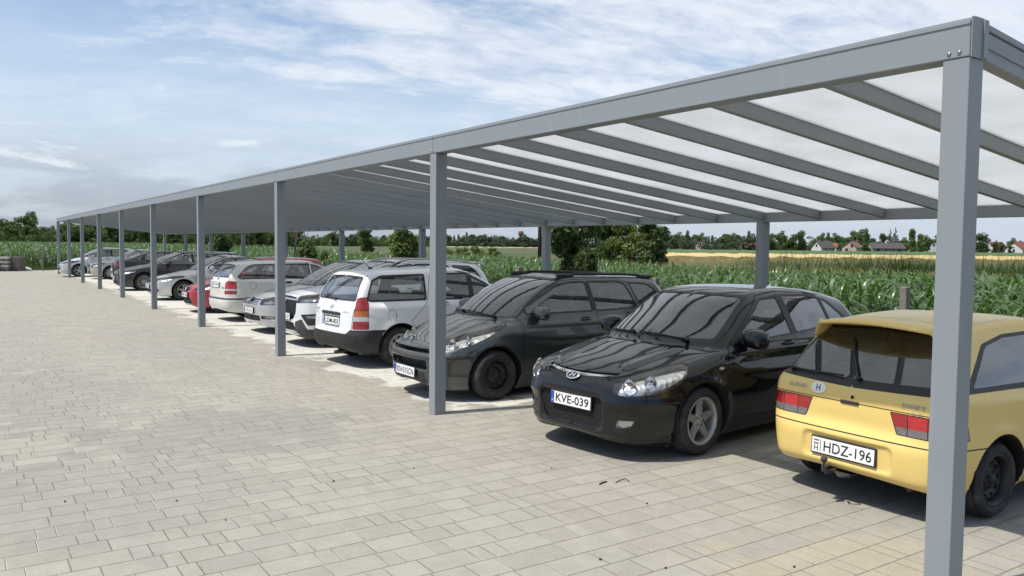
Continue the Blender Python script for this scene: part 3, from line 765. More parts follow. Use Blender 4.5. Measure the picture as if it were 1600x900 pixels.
SPECS['yellow'] = dict(name='hatchback_car', label='yellow three-door hatchback with roof spoiler and tow bar, backed towards the paving', L=3.745, W=1.575, H=1.375, ax=(.80, 3.06), R=.275, Ra=.325, paint='p_yellow', h=.02,
    low=[(0, .32), (0, .52), (.05, .62), (.3, .71), (.75, .79), (1.0, .84), (1.5, .875), (2.5, .895), (3.25, .915), (3.55, .915), (3.655, .86), (3.675, .72), (3.68, .60), (3.715, .545), (3.745, .50), (3.745, .38), (3.71, .27), (3.55, .22), (2.0, .18), (.3, .20), (.05, .25)],
    gh=[(.85, .70), (.96, .86), (1.25, 1.06), (1.6, 1.27), (1.8, 1.335), (2.2, 1.372), (2.7, 1.368), (3.1, 1.34), (3.28, 1.30), (3.36, 1.22), (3.60, .94), (3.66, .86), (3.5, .70)],
    plan=[(0, 0), (.015, .35), (.06, .58), (.2, .73), (.5, .775), (1, .787), (2.8, .787), (3.3, .775), (3.55, .745), (3.66, .67), (3.72, .45), (3.745, 0)],
    ghw=(.9, .725, 1.36, .545), taper=.04, bf=.32, br=.14, xm=2.2, kg=.07, kb=.07, kj=.025, ch=.03, cr=.06, ex=ex_yellow, feat=feat_yellow, after=after_yellow, wheel='steel', tw=.16, tin=.03, rim=.185,
    handles=[(1.95, .74), None], mir=(1.22, .93), mirs=.8, glass='glass', glass_r='glass', plates=[('R', .40, 'HDZ-196', 'flag', -.05, -.02)], seat=1.9, bench=.75, dash=1.05, dashz=.84)

# --- black five-door hatchback, nose out
def feat_black(c):
    c.centreT(rnd([(.17, 0), (.18, .30), (.26, .48), (.55, .66), (1.0, .745), (1.15, .73), (1.03, .4), (1.0, 0)], .04), 'bonnet', thr=.35)
    for sd in (1, -1):
        c.cut(strip([(.19, .0), (.20, .30), (.28, .48), (.57, .66), (1.02, .745), (1.2, .74)], .008), 'T', sd, 'gap', thr=.3)
    for sd in (1, -1):
        t = 'L' if sd > 0 else 'R'
        # doors and glass
        d1 = [(1.28, .27), (1.22, .60), (1.25, .86), (1.38, .97), (2.05, 1.40), (2.42, 1.435), (2.47, .80), (2.45, .32), (2.40, .27)]
        d2 = [(2.47, .80), (2.45, .32), (2.50, .27), (3.02, .27), (3.16, .48), (3.38, .72), (3.50, .96), (3.46, 1.25), (3.34, 1.375), (2.42, 1.435)]
        c.cut(d1, 90, sd, 'doorf' + t); c.cut(d2, 90, sd, 'doorr' + t)
        for d in (d1, d2):
            for q in ring_strip(d, .008): c.cut(q, 90, sd, 'gap')
        c.cut(rnd([(1.40, .975), (2.05, 1.372), (2.40, 1.405), (3.0, 1.392), (3.33, 1.335), (3.62, 1.16), (3.70, 1.10), (3.55, 1.065), (2.5, 1.005)], .025), 90, sd, 'seal', thr=.08)
        c.cut(rnd([(1.62, .99), (1.60, 1.075), (2.06, 1.352), (2.355, 1.383), (2.405, 1.02)], .025), 90, sd, 'winf' + t)
        c.cut(rnd([(2.52, 1.025), (2.475, 1.385), (2.98, 1.372), (3.20, 1.335), (3.26, 1.065)], .025), 90, sd, 'winr' + t)
        c.cut(rnd([(3.31, 1.075), (3.265, 1.32), (3.35, 1.30), (3.60, 1.135), (3.58, 1.095)], .02), 90, sd, 'winq' + t, thr=.08)
        # head lamp
        hl = [(.17, .42, .62), (.19, .44, .68), (.30, .53, .748), (.48, .67, .803), (.68, .785, .842), (.72, .81, .83), (.66, .85, .74), (.54, .83, .655), (.38, .73, .598), (.25, .58, .582), (.19, .47, .585)]
        c.cut(rnd(hl, .03), 38, sd, 'gap', thr=-.05, xr=(-.1, 1.1))
        Q = np.array(hl); Q = Q + (Q.mean(0) - Q)*[0, 0, .05]; c.cut(rnd(Q, .03), 38, sd, 'hl' + t, thr=-.05, xr=(-.1, 1.1))
        # fog lamp
        fg = [(.1, .50, .285), (.1, .53, .375), (.2, .69, .378), (.2, .64, .30)]
        c.cut(rnd(fg, .025), 25, sd, 'seal', xr=(-.1, .6)); Q = np.array(fg); Q = Q + (Q.mean(0) - Q)*.16; c.cut(rnd(Q, .02), 25, sd, 'fog' + t, xr=(-.1, .6))
        c.cut(rnd([(3.95, .70, .78), (3.95, .70, 1.0), (3.7, .8, .98), (3.75, .82, .80)], .03), 140, sd, 'tlr' + t, xr=(3.5, 5))
        c.cut(strip([(.30, .56), (.50, .575), (.58, .60)], .007), 90, sd, 'gap'); c.cut(strip([(.62, .28), (.60, .40), (.57, .60)], .007), 90, sd, 'gap', thr=.02)
    # grille: chrome bar above a dark slot, lower mesh
    c.centre(rnd([(0, .650), (.22, .660), (.36, .695), (.41, .728), (.28, .727), (.14, .717), (0, .713)], .02), 0, 'grm', xr=(-.1, .6))
    c.centre([(0, .715), (.14, .719), (.28, .727), (.44, .742), (.455, .757), (.28, .748), (.14, .744), (0, .742)], 0, 'grc', xr=(-.1, .6), thr=.05)
    c.centre(rnd([(0, .255), (.30, .26), (.37, .30), (.41, .49), (.40, .535), (0, .535)], .03), 0, 'grm', xr=(-.1, .6))
    c.centre([(0, .200), (.9, .200), (.9, .16), (0, .16)], 0, 'trim', xr=(-.1, .7), thr=-.3)
    c.centre(rnd([(0, 1.0), (.69, .985), (.575, 1.405), (0, 1.425)], .05), 0, 'seal', xr=(.8, 2.4)); c.centre(rnd([(0, 1.025), (.655, 1.01), (.555, 1.385), (0, 1.405)], .05), 0, 'ws', xr=(.8, 2.4))
    c.centre(rnd([(0, 1.02), (.60, 1.03), (.50, 1.33), (0, 1.35)], .05), 180, 'rw', xr=(3.3, 5), thr=.2)
def ex_black(s, x, y, z, D):
    W = s.W/2
    # bumper shelf under the lamps, lower opening, side crease, bonnet ribs
    D = D - .020*np.exp(-np.abs((z - .520)/.040)**1.6) * sstep(x, .75, .25) * sstep(y, .34, .46)
    D = D + .008*np.exp(-((z - .44)/.05)**2) * sstep(x, .6, .2) * sstep(y, .44, .52)
    D = D - .012*np.exp(-((z - .245)/.03)**2) * sstep(x, .5, .1)
    b = smax(smax(y - .39, np.abs(z - .395) - .14, .04), x - .07, .02); D = smax(D, -b, .03)
    D = D - .012*np.exp(-((z - .905)/.03)**2) * sstep(y, .6, .8) * sstep(x, .9, 1.3) * (1 - sstep(x, 3.6, 4.1))
    D = D + .010*np.exp(-((z - .80)/.05)**2) * sstep(y, .7, .84) * sstep(x, 1.2, 1.6)
    D = D - .010*np.exp(-((y - .47 + .10*np.clip(1 - x, 0, 1))/.05)**2) * sstep(z, .72, .8) * sstep(x, .2, .45) * (1 - sstep(x, .95, 1.1))
    return D
def after_black(c, root):
    p, u, v, n = surf_frame(c, c.hit((-.5, 0, .695), (1, 0, 0))); b = MB()
    o = ell(0, 0, .082, .046, 32); i = ell(0, 0, .069, .035, 32)
    k = 32; vs = [p + u*a + v*d + n*h for (a, d), h in [(q, .012) for q in o] + [(q, .02) for q in i] + [(q, .006) for q in i]]
    b.add(vs, [(j, (j+1) % k, k + (j+1) % k, k + j) for j in range(k)] + [(k + j, k + (j+1) % k, 2*k + (j+1) % k, 2*k + j) for j in range(k)], 0, True)
    b.add([p + u*a + v*d + n*.006 for a, d in i], [tuple(range(k))], 1)
    for pts in ([(-.036, -.022), (-.020, -.024), (.004, .024), (-.012, .026)], [(.010, -.026), (.024, -.024), (.042, .022), (.026, .024)], [(-.022, -.006), (.030, .000), (.030, .008), (-.016, .003)]):
        b.prism(pts, p + n*.007, u, v, n, .010, 0)
    b.build('badge', [M['chrome'], M['gap']], root)
    wiper(root, c, [(1.08, -.45, 1.04), (1.06, -.1, 1.05), (1.05, .10, 1.06)], (-1, 0, .6)); wiper(root, c, [(1.06, .18, 1.05), (1.08, .45, 1.07), (1.12, .58, 1.08)], (-1, 0, .6))
    for sd in (1, -1):
        p = c.hit((1.13, sd*1.4, .775), (0, -sd, 0)); q, u, v, n = surf_frame(c, p); b = MB(); b.prism(ell(0, 0, .030, .015, 18), q, u, v, n, .012, 0); b.build('side_indicator', [M['lwht']], root)
    for sd in (1, -1): b = MB(); b.box((1.255 - c.L/2, sd*.775, .33), (.012, .17, .26), 0, Matrix.Rotation(R(8), 3, 'Y'), .004); b.build('mud_flap', [M['trim']], root)
    b = MB(); b.tube([(3.55 - c.L/2, 0, 1.40), (3.75 - c.L/2, 0, 1.5)], [.008, .003], 0, 6); b.build('aerial', [M['trim']], root)
SPECS['black'] = dict(name='hatchback_car', label='black five-door hatchback with silver five-spoke wheels, standing nose out next to the yellow hatchback', L=4.245, W=1.775, H=1.475, ax=(.88, 3.53), R=.316, Ra=.352, paint='p_black', h=.02,
    low=[(.02, .26), (0, .36), (.01, .52), (.04, .64), (.14, .735), (.35, .815), (.7, .895), (1.0, .955), (1.25, .985), (1.7, 1.005), (2.6, 1.03), (3.4, 1.06), (3.9, 1.08), (4.10, 1.03), (4.17, .90), (4.21, .66), (4.24, .50), (4.2, .34), (4.05, .25), (3.0, .19), (.9, .18), (.2, .175), (.06, .20)],
    gh=[(.95, .80), (1.06, .985), (1.4, 1.20), (1.75, 1.38), (1.98, 1.445), (2.35, 1.475), (2.8, 1.472), (3.3, 1.43), (3.65, 1.37), (3.85, 1.32), (3.93, 1.25), (4.08, 1.05), (4.0, .85)],
    plan=[(0, 0), (.02, .30), (.07, .52), (.17, .68), (.34, .79), (.6, .855), (1.0, .882), (1.8, .887), (3.2, .887), (3.7, .865), (4.0, .79), (4.15, .65), (4.225, .40), (4.245, 0)],
    ghw=(1.0, .805, 1.46, .585), taper=.08, bf=.42, br=.2, kg=.11, kb=.10, kj=.04, ch=.10, cr=.07, flare=.02, ex=ex_black, feat=feat_black, after=after_black, wheel='alloy5', tw=.205, rim=.215,
    handles=[(2.27, .93), (3.20, .96)], mir=(1.58, 1.0), mirs=1.22, bulbs=[(.33, .57, .665, .07), (.45, .70, .70, .06)], plates=[('F', .472, 'KVE-039', 'eu')], seat=2.15, dash=1.35, dashz=.95)
def lowp(L, hz, cx, cz, bz, tz, nz=0.0):
    return [(.03, .25), (0, .36), (.0, .50), (.02 + nz, hz - .12), (.08 + nz, hz - .03), (.28 + nz, hz + .03), (cx*.62, (hz + cz)/2 + .03), (cx, cz), (cx + .5, bz - .01), (L*.6, bz + .015), (L*.85, tz), (L - .22, tz), (L - .09, tz - .07),
            (L - .045, tz - .24), (L - .02, .60), (L, .52), (L - .005, .42), (L - .08, .29), (L - .4, .23), (L*.6, .18), (.8, .18), (.15, .19)]
def ghp(kind, L, H, cx, cz, hx, tz):
    a = [(cx - .1, cz - .18), (cx, cz - .01), ((cx + hx)/2 - .05, (cz + H)/2 + .015), (hx - .12, H - .085), (hx + .1, H - .03), (L*.52, H), ]
    if kind == 'estate': a += [(L*.68, H - .005), (L - .62, H - .03), (L - .40, H - .065), (L - .31, H - .13), (L - .12, tz), (L - .25, tz - .18)]
    elif kind == 'hatch': a += [(L*.66, H - .02), (L - .80, H - .065), (L - .58, H - .12), (L - .46, H - .20), (L - .16, tz), (L - .3, tz - .18)]
    elif kind == 'fast': a += [(L*.62, H - .03), (L - 1.2, H - .10), (L - .75, H - .27), (L - .42, tz + .03), (L - .3, tz), (L - .5, tz - .18)]
    else: a += [(L*.60, H - .03), (L - 1.55, H - .075), (L - 1.25, H - .16), (L - .80, tz + .07), (L - .62, tz - .01), (L - .8, tz - .18)]
    return a
def planp(L, W, nose=1.0):
    w = W/2
    return [(0, 0), (.025*nose, w*.34), (.08*nose, w*.58), (.19*nose, w*.78), (.36*nose, w*.90), (.62*nose, w*.965), (1.05, w*.995), (1.8, w), (L*.75, w), (L - .55, w*.975), (L - .25, w*.90), (L - .10, w*.76), (L - .02, w*.45), (L, 0)]
def base(kind, L, W, H, ax, Rr, hz, cx, cz, hx, bz, tz, **k):
    sp = dict(L=L, W=W, H=H, ax=ax, R=Rr, low=lowp(L, hz, cx, cz, bz, tz, k.get('nz', 0)), gh=ghp(kind, L, H, cx, cz, hx, tz), plan=planp(L, W, k.get('nose', 1.0)),
              ghw=(bz, W/2 - .075, H, W/2 - .30), feat=gfeat, handles=[(k.get('xB', 2.3) - .2, bz - .09), (k.get('xC', 3.2) - .15, bz - .07)], mir=(hx - .42, bz + .0), kind=kind, hz=hz, cx=cx, cz=cz, hx=hx, bz=bz, tz=tz)
    sp.update(k); return sp
def gfeat(c):
    s = c.sp; L, W, H, w = c.L, c.W, c.H, c.W/2; bz, hx, cx, cz, hz, tz = s['bz'], s['hx'], s['cx'], s['cz'], s['hz'], s['tz']; k = s['kind']
    xB, xC, xQ = s.get('xB', 2.3), s.get('xC', 3.2), s.get('xQ', L - .45); top = H - s.get('wtop', .095)
    low = bz + .02; f = s['ax'][0]; r = s['ax'][1]
    bonnet = s.get('bonnet', [(.18, 0), (.19, .3*w), (.28, .56*w), (.55, .75*w), (cx, .83*w), (cx + .1, .8*w), (cx - .03, .4*w), (cx - .06, 0)])
    c.centreT(rnd(bonnet, .04), 'bonnet', thr=.35)
    for sd in (1, -1): c.cut(strip(bonnet[:6], .008), 'T', sd, 'gap', thr=.3)
    if k != 'sedan':
        c.centre(rnd(s.get('gate', [(0, .58), (w*.68, .58), (w*.76, .72), (w*.78, tz - .04), (w*.62, H - .10), (0, H - .06)]), .03), 180, 'tailgate', xr=(L - 1.2, L + 1), thr=.15)
        g = s.get('gate', [(0, .58), (w*.68, .58), (w*.76, .72), (w*.78, tz - .04), (w*.62, H - .10), (0, H - .06)])
        for sd in (1, -1): c.cut(strip(g[:-1], .008), 180, sd, 'gap', xr=(L - 1.2, L + 1))
    A0 = (cx + .42, low); A1 = (hx + .10, top - .035)
    wf = s.get('wf', [A0, (A0[0] + .02, low + .07), A1, (hx + .32, top - .005), (xB - .045, top), (xB - .03, low + .005)])
    slope = s.get('cs', .06)
    wr = s.get('wr', [(xB + .05, low + .005), (xB + .035, top), (xC - .16, top - .005), (xC - .05 - slope*.2, top - .05), (xC + slope, low + .02)])
    qe = {'estate': [(xC + .09 + slope, low + .03), (xC + .04, top - .03), (xQ - .22, top - .05), (xQ - .10, top - .12), (xQ, low + .08), (xQ - .05, low + .03)],
          'hatch': [(xC + .10 + slope, low + .035), (xC + .05, top - .06), (xC + .16, top - .09), (xQ, low + .09), (xQ - .06, low + .04)]}.get(k)
    wq = s.get('wq', qe)
    d1 = s.get('d1', [(f + .40, .28), (f + .36, .60), (f + .40, bz - .10), (A0[0] - .14, bz - .03), (hx + .02, top + .005), (hx + .35, top + .035), (xB + .02, top + .04), (xB + .03, bz), (xB + .02, .32), (xB - .04, .26), (f + .44, .26)])
    d2 = s.get('d2', [(xB + .03, bz), (xB + .02, .32), (xB + .08, .26), (r - .48, .26), (r - .37, .48), (r - .18, .68), (xC + .08 + slope, bz - .02), (xC + .02, top - .02), (xC - .16, top + .035), (xB + .02, top + .04)])
    for sd in (1, -1):
        t = 'L' if sd > 0 else 'R'
        c.cut(d1, 90, sd, 'doorf' + t)
        if d2: c.cut(d2, 90, sd, 'doorr' + t)
        for d in (d1, d2) if d2 else (d1,):
            for q in ring_strip(d, s.get('gapw', .008)): c.cut(q, 90, sd, 'gap')
        fr = s.get('frame', 'seal'); mg = s.get('mg', .022)
        for poly, nm in ((wf, 'winf'), (wr, 'winr'), (wq, 'winq')):
            if not poly: continue
            if (np.array(poly)[0, 0]*np.array(poly)[1, 1]): pass
            o = inset(poly, -mg); c.cut(rnd(o, .04), 90, sd, fr, thr=.08)
            if s.get('chromeline'): c.cut(strip([(poly[0][0] - .05, low - .02), (poly[-1][0] + .06, low - .012)], .014), 90, sd, 'chrome', thr=.08)
            c.cut(rnd(poly, .03), 90, sd, nm + t, thr=.08)
        if s.get('pillar', 1) and d2: c.cut([(xB - .035, low), (xB - .05, top), (xB + .04, top), (xB + .055, low)], 90, sd, fr, only=['paint', 'doorf' + t, 'doorr' + t, 'gap'])
        if 'hl' in s:
            P = np.array(s['hl']); a = s.get('hla', 38); c.cut(rnd(inset3(P, -.008), .03), a, sd, 'gap', thr=-.05, xr=(-.1, 1.2)); c.cut(rnd(P, .03), a, sd, 'hl' + t, thr=-.05, xr=(-.1, 1.2))
        for reg, P, a, *kw in s.get('tl', []):
            if kw and kw[0]: c.cut(rnd(inset3(np.array(P), -.007), .03), a, sd, 'gap', thr=.0, xr=(L - 1, L + 1)); c.cut(rnd(P, .03), a, sd, reg + t, thr=.0, xr=(L - 1, L + 1))
            else: c.cut(P, a, sd, reg + t, thr=.0, only=[q + t for q in ('tlr', 'tlR', 'tla', 'tlw', 'tls')])
        for P, a, reg, *kw in s.get('cuts', []): c.cut(P, a, sd, reg.replace('~', t), **(kw[0] if kw else {}))
    for P, a, reg, *kw in s.get('ccuts', []): c.centre(P, a, reg, **(kw[0] if kw else {}))
    yb, yt = w - .155, w - .31
    ws = s.get('ws', [(0, cz + .02), (yb, cz + .015), (yt + .015, H - .065), (0, H - .045)])
    c.centre(rnd(inset_half(ws, -.02), .04), 0, 'seal', xr=(cx - .3, hx + .5)); c.centre(rnd(ws, .05), 0, 'ws', xr=(cx - .3, hx + .5))
    rw = s.get('rw', [(0, tz + .02), (w - .25, tz + .02), (w - .36, H - .13), (0, H - .11)])
    if k in ('sedan', 'fast'): c.centre(rnd(rw, .05), 180, 'seal', xr=(L - 2, L + 1), thr=.06); c.centre(rnd(inset_half(rw, .02), .05), 180, 'rw', xr=(L - 2, L + 1), thr=.06)
    else: c.centre(rnd(inset_half(rw, -.02), .05), 180, 'seal', xr=(L - 1.2, L + 1)); c.centre(rnd(rw, .05), 180, 'rw', xr=(L - 1.2, L + 1))
def inset3(P, d):
    c = P.mean(0); Q = []
    for p in P:
        v = p - c; l = np.linalg.norm(v); Q.append(c + v*(1 - d/l))
    return np.array(Q)
def inset_half(P, d):
    P = np.array(P, float); full = np.concatenate([P, P[::-1]*[-1, 1]]); full = full[[i for i in range(len(full)) if np.linalg.norm(full[i] - full[i-1]) > 1e-6]]
    c = np.array([0, P[:, 1].mean()]); Q = P.copy()
    Q[:, 1] += np.where(P[:, 1] > c[1], -d, d); Q[1:-1, 0] -= d*1.2; return Q

M['p_grey'] = paint('dark_grey_metallic', (.060, .070, .068), .6, .30, .35, dust=.06)
M['p_white'] = paint('white_paint', (.74, .75, .76), 0, .32, dust=.10)
M['p_white2'] = paint('warm_white_paint', (.66, .65, .61), 0, .36, dust=.22)
M['p_pearl'] = paint('pearl_white_paint', (.72, .75, .78), .1, .28, .1, dust=.05)
M['p_silver'] = paint('silver_metallic', (.48, .50, .52), .55, .30, .2, dust=.10)
M['p_silver2'] = paint('light_silver_metallic', (.55, .56, .57), .5, .32, .2, dust=.12)
M['p_beige'] = paint('beige_metallic', (.44, .42, .37), .5, .32, .2, dust=.12)
M['p_red'] = paint('red_paint', (.33, .012, .022), .15, .3, .2, dust=.08)
M['p_black2'] = paint('black_metallic', (.018, .017, .018), .3, .25, .3, dust=.06)
M['p_dark'] = paint('anthracite_metallic', (.022, .023, .026), .3, .25, .3, dust=.08)

# --- grey estate with roof rails, nose out
def after_sw(c, root):
    L2 = c.L/2
    p, u, v, n = surf_frame(c, c.hit((-.5, 0, .672), (1, 0, 0))); v = (v + Vector((-.45, 0, .5))).normalized(); n = u.cross(v); p = p + n*.012 + v*.03; b = MB()
    sh = [(-.075, .045), (-.03, .055), (.03, .055), (.075, .045), (.06, -.02), (0, -.065), (-.06, -.02)]; i = [(a*.86, d*.86) for a, d in sh]
    b.prism(sh, p, u, v, n, .008, 0); b.prism(i, p + n*.008, u, v, n, .002, 1)
    # rampant animal, reduced to a few strokes
    for q in ([(-.03, .03), (-.012, .036), (.0, .028), (-.004, .012), (-.02, .014)], [(-.02, .016), (.0, .014), (.018, -.012), (.008, -.03), (-.004, -.012), (-.016, .0)], [(-.012, .006), (-.04, .008), (-.042, .0), (-.014, -.004)], [(.008, -.02), (-.014, -.036), (-.008, -.042), (.014, -.028)], [(.014, .0), (.036, .022), (.03, .028), (.012, .008)]):
        b.prism(q, p + n*.0105, u, v, n, .004, 0)
    b.build('badge', [M['chrome'], M['gap']], root)
    for sd in (1, -1):
        b = MB(); pts = []
        for x in np.linspace(1.95, 3.75, 12):
            h = c.hit((x, sd*(.52 - .03*(x - 1.95)/1.8), 2), (0, 0, -1)); e = min(x - 1.95, 3.75 - x); pts.append((h[0] - L2, h[1], h[2] + .035*min(1, e/.25) - .004))
        b.tube(pts, .019, 0, 8); b.sphere(pts[1], (.16, .026, .03), 1); b.sphere(pts[-2], (.16, .026, .03), 1)
        b.build('roof_rail', [M['trim'], M['trim']], root)
    wiper(root, c, [(.95, -.5, 1.02), (.93, -.1, 1.03), (.92, .12, 1.04)], (-1, 0, .6)); wiper(root, c, [(.93, .15, 1.03), (.95, .45, 1.05), (1.0, .58, 1.07)], (-1, 0, .6))
def ex_sw(s, x, y, z, D):
    W = s.W/2
    for zc, hh in ((.595, .022), (.43, .055)):
        b = smax(smax(y - (.52 if zc > .5 else .44), np.abs(z - zc) - hh, .02), x - .14, .02); D = smax(D, -b, .015)
    D = D - .016*np.exp(-((z - .53)/.035)**2) * sstep(x, .6, .2)
    D = D - .010*np.exp(-((z - .90)/.035)**2) * sstep(y, .6, .8) * sstep(x, .9, 1.3)
    D = D - .012*np.exp(-((y - .36 - .25*np.clip(x - .2, 0, 1))/.05)**2) * sstep(z, .7, .78) * sstep(x, .15, .4) * (1 - sstep(x, .8, 1.0))
    return D
SPECS['sw'] = base('estate', 4.156, 1.748, 1.495, (.83, 3.37), .305, .685, .90, .975, 1.80, 1.015, 1.05, name='estate_car', label='dark grey estate with roof rails and black steel wheels behind the second front post', paint='p_grey', h=.022, nose=1.15, xB=2.40, xC=3.14, xQ=3.72,
    ch=.12, bf=.42, kg=.10, mir=(1.46, 1.02), mirs=1.1, handles=[(2.22, .93), (3.05, .96)], wheel='steel', tw=.195, bulbs=[(.34, .58, .68, .075), (.52, .70, .74, .05)], hlr='refl',
    hl=[(.17, .40, .625), (.24, .47, .70), (.45, .62, .79), (.80, .78, .885), (.93, .82, .91), (.92, .84, .88), (.70, .84, .775), (.52, .80, .69), (.34, .70, .635), (.22, .52, .605)], ex=ex_sw, after=after_sw,
    ccuts=[([(0, .575), (.50, .578), (.52, .612), (0, .616)], 0, 'grm', dict(xr=(-.1, .6), thr=-.2)), (rnd([(0, .375), (.40, .38), (.44, .42), (.43, .482), (0, .486)], .02), 0, 'grm', dict(xr=(-.1, .6), thr=-.2)),
           ([(0, .425), (.45, .428), (.45, .442), (0, .44)], 0, 'grt', dict(xr=(-.1, .6), thr=-.5)), ([(0, .50), (.56, .505), (.56, .565), (0, .56)], 0, 'bumpF_G', dict(xr=(-.1, .6))), (rnd([(0, .19), (.44, .20), (.42, .345), (0, .35)], .02), 0, 'trim', dict(xr=(-.1, .5), thr=-.1))],
    cuts=[(rnd([(.2, .58, .515), (.2, .58, .56), (.5, .82, .565), (.52, .84, .525)], .02), 40, 'trim', dict(xr=(.05, .7))), (strip([(.62, .28), (.58, .45), (.56, .60)], .007), 90, 'gap', dict(thr=.02))],
    tl=[('tlr', [(4.0, .70, .72), (4.0, .66, 1.0), (3.75, .82, 1.0), (3.8, .85, .74)], 140, 1)], plates=[('F', .325, 'KN\u00b7015CN', 'sk')], seat=2.05, dash=1.2, dashz=.95)

# --- white estate van seen from behind
def ex_opel(s, x, y, z, D):
    D = D - .022*np.exp(-((z - .43)/.12)**4) * sstep(x, 3.75, 4.1)
    b = smax(smax(y - .30, np.abs(z - .70) - .115, .04), 4.21 - x, .02); D = smax(D, -b, .02)
    return D
def after_opel(c, root):
    L2 = c.L/2
    def onback(y, z): return surf_frame(c, c.hit((4.9, y, z), (-1, 0, 0)))
    p, u, v, n = onback(0, .815); b = MB(); b.box(p + n*.012, (.03, .62, .045), 0, None, .012); b.box(p + n*.03 - v*.01, (.012, .05, .02), 1, None, .004); b.build('tailgate_handle', [M['trim'], M['chrome']], root)
    p, u, v, n = onback(0, .905); b = MB(); o = ell(0, 0, .045, .045, 24); i = ell(0, 0, .036, .036, 24); k = 24
    b.add([p + u*a + v*d + n*.006 for a, d in o + i], [(j, (j+1) % k, k + (j+1) % k, k + j) for j in range(k)], 0)
    b.prism([(-.055, -.008), (.0, .006), (-.004, .014), (.055, .006), (.0, -.008), (.004, -.014)], p + n*.004, u, v, n, .005, 0); b.build('badge', [M['chrome']], root)
    p, u, v, n = onback(.47, .845); b = MB(); put_text(b, 'ECO 4', p + n*.003, u, v, .026, .16, 0, .01); b.build('badge', [M['chrome']], root)
    p, u, v, n = onback(-.50, .85); b = MB(); put_text(b, 'ASTRA', p + n*.003, u, v, .026, .18, 0, .01); put_text(b, '1.7', p + n*.003 - v*.05, u, v, .026, .08, 0, .01); b.build('badge', [M['chrome']], root)
    h = c.hit((3.62, 1.4, .80), (0, -1, 0)); q, u, v, n = surf_frame(c, h); b = MB(); k = 28; o = ell(0, 0, .078, .084, k); i = ell(0, 0, .073, .079, k)
    b.add([q + u*a + v*d + n*.0015 for a, d in o + i], [(j, (j+1) % k, k + (j+1) % k, k + j) for j in range(k)], 0); b.box(q + n*.003 + u*.06, (.02, .006, .02), 1, None, .003); b.build('fuel_flap', [M['gap'], M['chrome']], root)
    b = MB(); b.tube([(3.55 - L2, 0, 1.49), (3.70 - L2, 0, 1.62)], [.008, .003], 0, 6); b.sphere((3.55 - L2, 0, 1.49), (.04, .025, .02), 0); b.build('aerial', [M['trim']], root)
    wiper(root, c, [(4.2, .04, 1.03), (4.16, -.2, 1.05), (4.15, -.48, 1.06)], (1, 0, .2))
    b = MB(); b.tube([(4.2 - L2, -.35, .24), (4.0 - L2, -.36, .25)], .028, 0); b.tube([(3.9 - L2, .1, .22), (4.22 - L2, .1, .2)], .03, 0); b.build('exhaust_pipe', [M['rust']], root)
SPECS['opel'] = base('estate', 4.288, 1.709, 1.505, (.87, 3.48), .31, .72, 1.08, .945, 1.98, 1.005, 1.0, name='estate_car', label='white estate with tall red tail lamps and black bumper beside the dark grey estate', paint='p_white', h=.022, xB=2.08, xC=2.82, xQ=4.02,
    bf=.3, br=.1, kg=.075, kb=.075, taper=.05, ghw=(1.0, .775, 1.505, .605), wq=[(2.99, 1.03), (2.965, 1.385), (3.70, 1.37), (3.85, 1.31), (3.97, 1.05), (3.93, 1.03)], wr=[(2.13, 1.02), (2.13, 1.40), (2.72, 1.395), (2.80, 1.03)], mg=.03,
    gate=[(0, .52), (.52, .52), (.62, .60), (.645, .98), (.55, 1.40), (0, 1.445)], rw=[(0, 1.03), (.57, 1.03), (.595, 1.06), (.50, 1.355), (0, 1.375)], ex=ex_opel, after=after_opel, wheel='cover', tw=.185, handles=[(1.90, .93), (2.65, .94)], mir=(1.45, 1.0),
    tl=[('tlr', [(4.25, .685, .60), (4.22, .70, .85), (4.18, .68, 1.0), (4.15, .69, 1.06), (4.06, .77, 1.075), (4.05, .82, .95), (4.06, .85, .60)], 135, 1), ('tla', [(4.3, .5, .79), (3.8, 1, .79), (3.8, 1, .87), (4.3, .5, .87)], 140), ('tlw', [(4.3, .5, .715), (3.8, 1, .715), (3.8, 1, .785), (4.3, .5, .785)], 140)],
    ccuts=[([(0, .50), (.54, .50), (.64, .585), (.95, .585), (.95, .1), (0, .1)], 180, 'bumpR_T', dict(xr=(3.75, 5), thr=.0, only=['paint', 'gap', 'tailgate']))], cuts=[([(3.83, .585), (4.4, .585), (4.4, .1), (3.6, .1)], 90, 'bumpR_T', dict(thr=.0, only=['paint']))],
    plates=[('R', .685, 'LDM-803', 'eu')], hl=[(.1, .50, .58), (.2, .52, .70), (.5, .76, .76), (.5, .82, .62)], seat=1.85, bench=.8, dash=1.15, dashz=.95)

